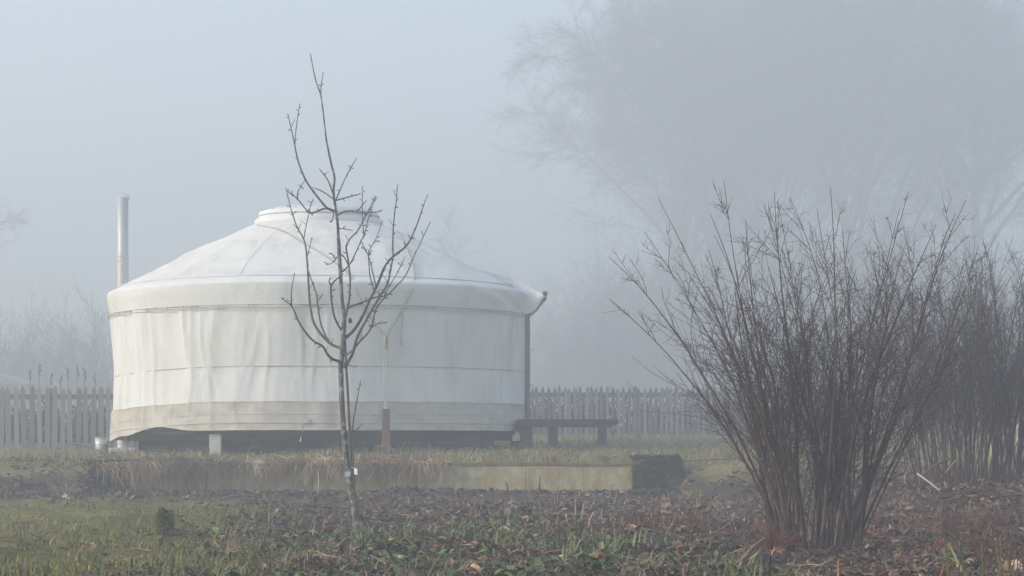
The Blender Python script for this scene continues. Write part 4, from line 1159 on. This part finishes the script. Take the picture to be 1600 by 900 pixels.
def leaf_stuff(name, label, n_, dens, cols, smin, smax, y0=9.6, y1=28, mat='leaf', x0=-9, x1=9, lift=.012):
    mb = MB(); P = pick(n_, x0, x1, y0, y1, dens)
    ci = rng.integers(0, len(cols), len(P)); kd = rng.integers(0, 3, len(P))
    for k in range(3):
        m_ = kd == k; q = P[m_] + [0, 0, lift]; nn = len(q)
        if not nn: continue
        Rm = rotz(rng.uniform(0, 6.3, nn)) @ roty(rng.normal(0, .28, nn)) @ rotx(rng.normal(0, .3, nn))
        C = np.array(cols)[ci[m_]] * np.exp(rng.normal(0, .28, (nn, 1)))
        tv, tf = leaf_tpl(k); scatter(mb, tv, tf, q, Rm, rng.uniform(smin, smax, nn), C)
    o = mb.build(name, M[mat], None, False, origin=(0, 0, 0)); tag(o, label, 'leaves', kind='stuff'); return o
def blade_stuff(name, label, n_, dens, cols, hmin, hmax, y0, y1, w=.05, bends=(.3, .9, 1.5, 2.0), mat='green', x0=-9, x1=9, cat='grass'):
    mb = MB(); P = pick(n_, x0, x1, y0, y1, dens)
    ci = rng.integers(0, len(cols), len(P)); kd = rng.integers(0, len(bends), len(P))
    for k in range(len(bends)):
        m_ = kd == k; q = P[m_] - [0, 0, .004]; nn = len(q)
        if not nn: continue
        Rm = rotz(rng.uniform(0, 6.3, nn)) @ roty(rng.normal(0, .25, nn))
        C = np.array(cols)[ci[m_]] * np.exp(rng.normal(0, .25, (nn, 1)))
        tv, tf = blade_tpl(bends[k], w); scatter(mb, tv, tf, q, Rm, rng.uniform(hmin, hmax, nn), C)
    o = mb.build(name, M[mat], None, False, origin=(0, 0, 0)); tag(o, label, cat, kind='stuff'); return o

patch = lambda x, y, s, seed, lo, hi: sstep(lo, hi, nz2(x, y, s, seed))
STRAW = [(.26, .19, .115), (.21, .15, .09), (.30, .23, .15), (.17, .115, .07), (.23, .15, .085)]
BROWN = [(.095, .060, .038), (.070, .047, .034), (.12, .074, .045), (.15, .098, .06), (.052, .038, .030), (.12, .057, .032), (.10, .08, .06), (.075, .055, .04), (.06, .042, .032)]
leaf_stuff('leaf_litter', 'dead brown leaves littering the soil bed below the wall', 56000,
           lambda x, y: on_bed(x, y) * (.08 + .92 * patch(x, y, 1.5, 51, -.12, .25)) + .05 * patch(x, y, 2.2, 53, .0, .3), BROWN, .02, .062)
leaf_stuff('red_leaf_patches', 'rusty red dead leaves in patches round the shrub bases', 5200,
           lambda x, y: on_bed(x, y) * patch(x, y, 1.0, 61, .15, .45) * sstep(-1.0, 1.0, x), [(.17, .062, .032), (.13, .050, .030), (.20, .085, .045)], .04, .085)
leaf_stuff('wet_leaf_mat', 'matted brown leaves on the bed between the weeds and the wall', 26000,
           lambda x, y: on_bed(x, y) * sstep(15, 19, y) * (.25 + .75 * patch(x, y, 1.7, 57, -.2, .2)), BROWN + [(.17, .11, .065), (.15, .065, .035), (.20, .14, .09), (.10, .08, .065)], .04, .095, 14.5, 27.9)
blade_stuff('bed_dead_stems', 'tan dead stems tangled over the leaves before the wall', 9000,
            lambda x, y: on_bed(x, y) * sstep(15, 18, y) * patch(x, y, 1.1, 59, -.05, .3), STRAW + [(.17, .08, .05), (.12, .07, .05)], .08, .24, 14.5, 27.8, .014, (.6, 1.5, 2.3, 2.8), 'straw')
leaf_stuff('large_leaves', 'larger curled tan leaves lying singly on bed and lawn', 420,
           lambda x, y: .15 + .85 * on_bed(x, y), [(.22, .13, .075), (.28, .19, .12), (.20, .085, .04), (.12, .08, .055), (.30, .24, .18)], .055, .10, lift=.02)
leaf_stuff('leaf_bank', 'dead leaves heaped on the bank left of the wall', 7000,
           lambda x, y: (x < -3.9) * sstep(23.5, 25.5, y) * 1.0, BROWN + [(.15, .11, .075)], .05, .10, 22, 29.5)
leaf_stuff('wall_foot_leaves', 'dead leaves gathered at the foot of the concrete wall', 5000,
           lambda x, y: (np.abs(x + 1.5) < 3.6) * sstep(26.6, 27.6, y) * (y < 27.85), BROWN + [(.19, .09, .05)], .05, .10, 26.4, 27.9)
leaf_stuff('lawn_leaves', 'scattered dead leaves lying on the upper lawn', 2600,
           lambda x, y: .25 + 0 * x, BROWN + [(.16, .12, .08)], .05, .09, 28.2, 36)

LAWN = [(.17, .16, .055), (.13, .145, .045), (.22, .185, .085), (.26, .21, .11), (.11, .125, .04)]
blade_stuff('upper_lawn_grass', 'olive winter grass of the lawn in front of the yurt', 36000,
            lambda x, y: sstep(.18, .3, ground_base(x, y)) * (((x - YC[0]) ** 2 + (y - YC[1]) ** 2) > 2.6 ** 2), LAWN, .05, .13, 28.12, 40, .035)
blade_stuff('lawn_straw', 'tan dry grass along the edge of the upper lawn', 17000,
            lambda x, y: sstep(.15, .3, ground_base(x, y)) * (.3 + .7 * patch(x, y, .8, 71, -.1, .3)) * (1 - .8 * sstep(29.5, 33, y)), STRAW, .06, .17, 28.05, 34, .022, (.6, 1.4, 2.1, 2.6), 'straw')
MOSS = [(.12, .125, .028), (.15, .14, .036), (.09, .105, .026), (.21, .165, .06), (.075, .085, .024), (.24, .18, .08)]
blade_stuff('lower_lawn_grass', 'short mossy grass of the lawn at the lower left', 110000,
            lambda x, y: (1 - on_bed(x, y)) * (y < 27) * (.15 + .85 * patch(x, y, 2.4, 81, -.15, .2)), MOSS, .025, .085, 9.6, 26, .045, (.5, 1.2, 1.8, 2.3))
blade_stuff('bed_grass', 'green grass blades among the weeds of the bed', 26000,
            lambda x, y: on_bed(x, y) * patch(x, y, 1.1, 91, .0, .35) * (1 - .97 * sstep(.5, 1.5, x)) * (1 - .6 * sstep(17, 24, y)), [(.085, .12, .035), (.065, .10, .035), (.12, .14, .05), (.15, .14, .06)], .05, .15, 9.6, 26, .045)
blade_stuff('bed_straw', 'dry straw stalks lying among the bed leaves', 40000,
            lambda x, y: on_bed(x, y) * (.1 + .9 * patch(x, y, 1.5, 95, 0, .35)), STRAW[:2] + [(.14, .09, .06), (.10, .065, .045), (.17, .115, .07), (.13, .07, .045)], .04, .16, 9.6, 27.5, .016, (1.9, 2.5, 2.9), 'straw')
blade_stuff('red_stubble', 'rusty red stubble of cut perennials on the bed', 9000,
            lambda x, y: np.clip(np.exp(-(((x - 1.15) / .33) ** 2 + ((y - 16.8) / .9) ** 2)) + np.exp(-(((x - 2.0) / .35) ** 2 + ((y - 15.0) / 1.0) ** 2)) * .8 + np.exp(-(((x - 3.3) / .7) ** 2 + ((y - 17.0) / 1.4) ** 2)) * .8 + .05 * on_bed(x, y) * (x > .2), 0, 1),
            [(.15, .055, .032), (.12, .05, .032), (.19, .085, .05), (.09, .045, .03)], .04, .13, 10, 24, .03, (.2, .5, 1.0, 1.9), 'straw')

# broad leaved weeds: rosettes
def weeds(name, label, n_, dens, cols, smin, smax, y0=9.7, y1=25, per=7, x0=-9, x1=9):
    mb = MB(); P = pick(n_, x0, x1, y0, y1, dens)
    Q = np.repeat(P, per, 0); nn = len(Q); Q[:, :2] += rng.normal(0, .012, (nn, 2))
    base = np.repeat(np.array(cols)[rng.integers(0, len(cols), len(P))], per, 0) * np.exp(rng.normal(0, .22, (nn, 1)))
    s = np.repeat(rng.uniform(smin, smax, len(P)), per) * rng.uniform(.5, 1.1, nn)
    kd = rng.integers(0, 4, nn)
    for k in range(4):
        m_ = kd == k; c = m_.sum(); tv, tf = weed_tpl((.7, 1.1, 1.5, 1.9)[k], (.15, .2, .12, .17)[k])
        scatter(mb, tv, tf, Q[m_], rotz(rng.uniform(0, 6.3, c)) @ roty(rng.normal(.25, .25, c)), s[m_], base[m_])
    o = mb.build(name, M['green'], None, True, origin=(0, 0, 0)); tag(o, label, 'weeds', kind='stuff'); return o
GREEN = [(.085, .115, .026), (.06, .09, .024), (.115, .14, .034), (.065, .10, .034), (.14, .145, .05)]
weeds('green_weeds', 'low green leafy weeds spreading round the young tree', 6500,
      lambda x, y: on_bed(x, y) * patch(x, y, 1.0, 91, -.15, .25) * (1 - .97 * sstep(.4, 1.2, x)) * (1 - .75 * sstep(15.5, 22, y)), GREEN, .045, .125)
weeds('shade_weeds', 'small dark green weeds under the right shrubs', 500,
      lambda x, y: on_bed(x, y) * patch(x, y, 1.3, 97, .12, .4) * sstep(1.0, 1.8, x), [(.05, .08, .025), (.035, .075, .035), (.09, .10, .03)], .05, .12, per=9)

def ground_twigs(n_):
    mb = MB(); P = pick(n_, -9, 9, 9.7, 27.5, lambda x, y: .2 + .8 * on_bed(x, y)); k = len(P)
    d = np.stack([rng.normal(0, 1, k), rng.normal(0, 1, k), rng.normal(.02, .07, k)], -1)
    T = grow(P + [0, 0, .015], d, rng.uniform(.06, .32, k), 6, .10, -.01, rng)
    gz = ground_z(T[..., 0], T[..., 1]); T[..., 2] = np.maximum(T[..., 2], gz + .006)
    C = np.array([(.30, .22, .14), (.14, .09, .06), (.38, .31, .22), (.20, .10, .06), (.09, .06, .045)])[rng.integers(0, 5, k)] * .62
    mb.tubes(T, taper(k, 6, .0042, .002), 4, C)
    o = mb.build('fallen_twigs', M['straw'], None, False, origin=(0, 0, 0)); tag(o, 'thin fallen twigs and stalks strewn over the bed', 'twigs', kind='stuff')
ground_twigs(1500)
# long dry grass hanging over the wall
def hanging(k_):
    mb = MB()
    for c_ in range(k_):
        left = c_ < k_ * .62
        cx = rng.uniform(-4.75, -1.9) if left else rng.normal(-1.35, .28)
        n_ = int(rng.integers(8, 60)); w_ = rng.uniform(.02, .10); lean = rng.normal(0, .5); n1 = 9
        x = cx + rng.normal(0, w_, n_); y = WY + rng.uniform(-.10, .25) + rng.normal(0, .05, n_)
        d = np.stack([lean + rng.normal(0, .45, n_), -rng.uniform(.2, 1.0, n_), rng.uniform(-.25, .55) + rng.normal(0, .25, n_)], -1)
        P = grow(np.stack([x, y, np.full(n_, WT + .005)], -1), d, rng.uniform(.10, rng.uniform(.25, .68), n_), n1, .09, -.04, rng, rng.uniform(.25, .6))
        below = P[..., 2] < WT + .004
        fy_ = WY - .15 - np.abs(rng.normal(0, .05, (n_, 1))) - np.linspace(0, .05, n1)[None]
        P[..., 1] = np.where(below & (P[..., 1] > fy_) & (np.arange(n1)[None] > 0), fy_, P[..., 1])
        P[..., 2] = np.maximum(P[..., 2], .0)
        base = np.array(STRAW)[rng.integers(0, len(STRAW))] * math.exp(rng.normal(-.2, .35))
        mb.tubes(P, taper(n_, n1, rng.uniform(.0022, .0046), .0015), 3, base * np.exp(rng.normal(0, .3, (n_, 1))))
    o = mb.build('hanging_dry_grass', M['straw'], None, False, origin=(0, 0, 0)); tag(o, 'long dry grass hanging over the concrete wall', 'grass', kind='stuff')
hanging(74)

# ------------------------------------------------------------------ single pieces on the ground
def stick(name, px, r0, r1, label, mat, cat='stick', group=None, n_=26, dz=0.0, sides=6, d=None):
    """px: list of (photo x, photo y, distance, height above the ground or None)"""
    pts = []
    for (a, b, dd) in px: pts.append(W(a, b, dd))
    q = resample(pts, n_); m_ = MB(); m_.tubes(q, np.linspace(r0, r1, n_), sides, caps=False)
    return tag(m_.build(name, mat, None, True), label, cat, group)
M['pale_stick'] = pmat('pale_stick', (.40, .37, .32), (.50, .47, .42), 30, 3, .85)
M['tan_stick'] = pmat('tan_stick', (.27, .20, .13), (.36, .28, .19), 30, 3, .85)
M['olive_stem'] = pmat('olive_stem', (.16, .16, .05), (.24, .22, .08), 30, 3, .7)
stick('fallen_stick', [(1433, 740, 17.6), (1450, 752, 17.5), (1465, 764, 17.4)], .008, .005, 'short pale bare stick lying by the rear shrub base', M['pale_stick'])
stick('fallen_branch', [(1135, 888, 11.2), (1160, 872, 11.5), (1175, 855, 11.9), (1195, 840, 12.3)], .006, .004, 'thin tan twig curving up left of the big shrub base', M['tan_stick'])
stick('fallen_branch', [(1130, 900, 10.7), (1152, 883, 11.0), (1148, 878, 11.05), (1170, 893, 10.9), (1195, 897, 10.7)], .005, .003, 'hooked thin tan twig at the bottom edge left of the big shrub', M['tan_stick'])
stick('bent_stalk', [(1440, 745, 17.9), (1462, 727, 18.0), (1486, 716, 18.2)], .010, .008, 'bent rusty dry stalk leaning at the rear shrub', M['post_brown'])
stick('bent_stalk', [(1478, 738, 17.9), (1486, 728, 18.0), (1494, 719, 18.1)], .008, .006, 'short tan dry stalk upright beside the rear shrub', M['tan_stick'])
stick('cut_stem', [(1512, 905, 9.9), (1500, 885, 10.0), (1492, 868, 10.1), (1483, 850, 10.2)], .008, .005, 'thick bent yellow green cut stem at the bottom right', M['olive_stem'])
stick('dry_stalk', [(497, 771, 25), (498, 752, 25.2), (497, 736, 25.4)], .010, .008, 'short pale upright dry stalk before the concrete wall', M['tan_stick'])
stick('dark_stub', [(843, 772, 26.8), (843, 758, 26.8), (844, 746, 26.8)], .012, .006, 'small dark stub standing before the stained concrete wall', M['wood_dark'])
stick('dark_stub', [(791, 772, 26.8), (793, 762, 26.8), (790, 752, 26.8)], .016, .006, 'small forked dark stub at the wall foot left of the other', M['wood_dark'])
stick('bank_twig', [(165, 712, 29), (150, 703, 29.2), (130, 697, 29.4), (105, 694, 29.6)], .008, .005, 'thin bare twig arching before the left fence', M['far_twig'])
# mossy stump
sp_ = W(258, 826, 16.2); sg = float(ground_z(sp_[0], 16.2))
st = thing('stump', 'small mossy broken stump standing on the lower left lawn', 'stump', (sp_[0], 16.2, sg))
m_ = MB(); n_ = 26; a = np.arange(n_) * 2 * math.pi / n_
prof = []
for j, z in enumerate(np.linspace(-.05, .165, 10)):
    rr_ = .052 + .03 * max(0, .03 - z) / .08 + np.array([.009 * N3((math.cos(q) * 2, math.sin(q) * 2, z * 6)) for q in a]) * 1.6
    zt_ = z + (np.array([.09 * N3((math.cos(q) * 1.9, math.sin(q) * 1.9, 5)) for q in a]) * (j - 5) / 4 if j > 5 else 0)
    prof.append(np.stack([sp_[0] + rr_ * np.cos(a), 16.2 + rr_ * np.sin(a), sg + zt_ + 0 * a], -1))
prof.append(np.stack([sp_[0] + .01 * np.cos(a), 16.2 + .01 * np.sin(a), np.full(n_, sg + .12)], -1))
m_.grid(np.stack(prof, 1), closed_u=True); m_.build('bark', M['moss_block'], st, True)
mm = MB(); k = 700; q = rng.uniform(0, 6.3, k); z = rng.uniform(0, .16, k); b = np.stack([sp_[0] + .056 * np.cos(q), 16.2 + .056 * np.sin(q), sg + z], -1)
nd = np.stack([np.cos(q), np.sin(q), rng.normal(.3, .4, k)], -1) * rng.uniform(.006, .016, (k, 1))
mm.tubes(np.stack([b, b + nd], 1), np.tile([.003, .001], (k, 1)), 3, np.array([[.14, .14, .045]]) * rng.uniform(.4, 1.4, (k, 1)))
mm.build('moss', M['straw'], st)['kind'] = 'stuff'
# tuft of dry straw beside it
def tuft(px, py, d, n_, L0, L1, spreadv, cols, label, name='dry_tuft', cat='grass tuft', rad=.0025, group='dry grass tufts', mat='straw', up=0.0, dr=.2, foot=.02):
    c = W(px, py, d); z = float(ground_z(c[0], d))
    s = np.stack([c[0] + rng.normal(0, foot, n_), d + rng.normal(0, foot, n_), np.full(n_, z - .01)], -1)
    di = np.stack([rng.normal(0, spreadv, n_), rng.normal(0, spreadv, n_), np.ones(n_)], -1)
    P = grow(s, di, rng.uniform(L0, L1, n_), 8, .07, up, rng, dr)
    P[..., 2] = np.maximum(P[..., 2], z + .004)
    C = np.array(cols)[rng.integers(0, len(cols), n_)] * np.exp(rng.normal(0, .25, (n_, 1)))
    m_ = MB(); m_.tubes(P, taper(n_, 8, rad, rad * .5), 3, C)
    t = thing(name, label, cat, (c[0], d, z), group)
    m_.build('stalks', M[mat], t)['kind'] = 'stuff'
    return t
tuft(210, 832, 15.2, 60, .08, .17, .45, STRAW, 'pale straw tuft on the lower left lawn before the stump')
tuft(350, 845, 13.8, 70, .1, .22, .9, STRAW, 'flattened straw tuft between the stump and young tree')
tuft(1085, 750, 26.0, 160, .08, .2, .5, STRAW + LAWN, 'yellowish grass tuft right beside the square mossy block')
tuft(1140, 705, 29.0, 160, .08, .2, .5, STRAW + LAWN, 'yellowish grass tuft on the lawn edge left of the big shrub')
tuft(945, 725, 28.3, 120, .08, .22, .7, STRAW, 'dry grass tuft on the wall top left of the square mossy block')
tuft(870, 722, 28.35, 140, .08, .2, .8, STRAW, 'dry grass tuft on the wall top below the bench')
tuft(100, 735, 27, 160, .12, .3, .8, STRAW, 'tan dry grass heap on the left leaf bank')
RED = [(.12, .052, .032), (.095, .045, .03), (.17, .085, .052), (.075, .042, .032)]
tuft(1045, 830, 17.2, 520, .05, .17, .5, RED, 'rusty red patch of dead stubble between mossy block and big shrub', 'dead_perennial', 'dead plant', .0035, None, foot=.17)
tuft(880, 840, 16.5, 200, .05, .14, .5, RED, 'small rusty patch of dead stubble below the stained wall', 'dead_perennial', 'dead plant', .0032, None, foot=.12)
tuft(1520, 775, 17.0, 620, .06, .22, .7, RED, 'rusty heap of dead stalks below the rear shrub', 'dead_perennial', 'dead plant', .0035, None, foot=.22)
tuft(1530, 840, 13.0, 380, .05, .17, .6, RED, 'dark rusty dead plant at the right edge before the rear shrub', 'dead_perennial', 'dead plant', .003, None, foot=.12)
tuft(1390, 850, 13.6, 260, .04, .12, .6, [(.06, .10, .04), (.09, .12, .04)], 'small green fern right of the big shrub foot', 'small_fern', 'fern', .0035, None, 'green', foot=.07)
tuft(1480, 850, 13.5, 120, .06, .16, .5, [(.15, .06, .035), (.11, .05, .03)], 'rusty dead perennial tuft right of the big shrub base', group=None)
tuft(1205, 830, 13.6, 130, .08, .26, .35, [(.17, .06, .03), (.13, .05, .03), (.2, .08, .04)], 'rusty dead fern tuft at the left foot of the big shrub', group=None)
# cut green and olive canes at the lower right corner: one pruned plant per stool
for (px, n_, lab) in ((1575, 30, 'pruned olive stemmed plant in the bottom right corner'), (1528, 16, 'pruned olive stemmed plant left of the corner one at the bottom right'), (1487, 6, 'sparse pruned stems at the bottom edge right of the big shrub')):
    tuft(px, 930, 9.75, n_, .12, .30, .22, [(.13, .13, .045), (.09, .085, .035), (.15, .06, .035), (.17, .16, .06)], lab, 'pruned_plant', 'plant', .0045, 'pruned plants at the bottom right', dr=.03, foot=.06)

# ------------------------------------------------------------------ fog: one even box of air
m = bpy.data.materials.new('fog'); m.use_nodes = True
nt = m.node_tree; nt.nodes.clear()
pv = nt.nodes.new('ShaderNodeVolumePrincipled'); mo = nt.nodes.new('ShaderNodeOutputMaterial')
pv.inputs['Color'].default_value = (*HAZE_COLOR, 1); pv.inputs['Density'].default_value = HAZE_DENSITY; pv.inputs['Anisotropy'].default_value = 0.25
nt.links.new(pv.outputs[0], mo.inputs['Volume'])
mb = MB(); mb.box((0, 125, 16.0), (540, 340, 36.0))
hz = mb.build('haze', m, None, origin=(0, 125, 0)); tag(hz, 'pale grey blue morning fog filling the air', None, kind='stuff')
hz.visible_shadow = True
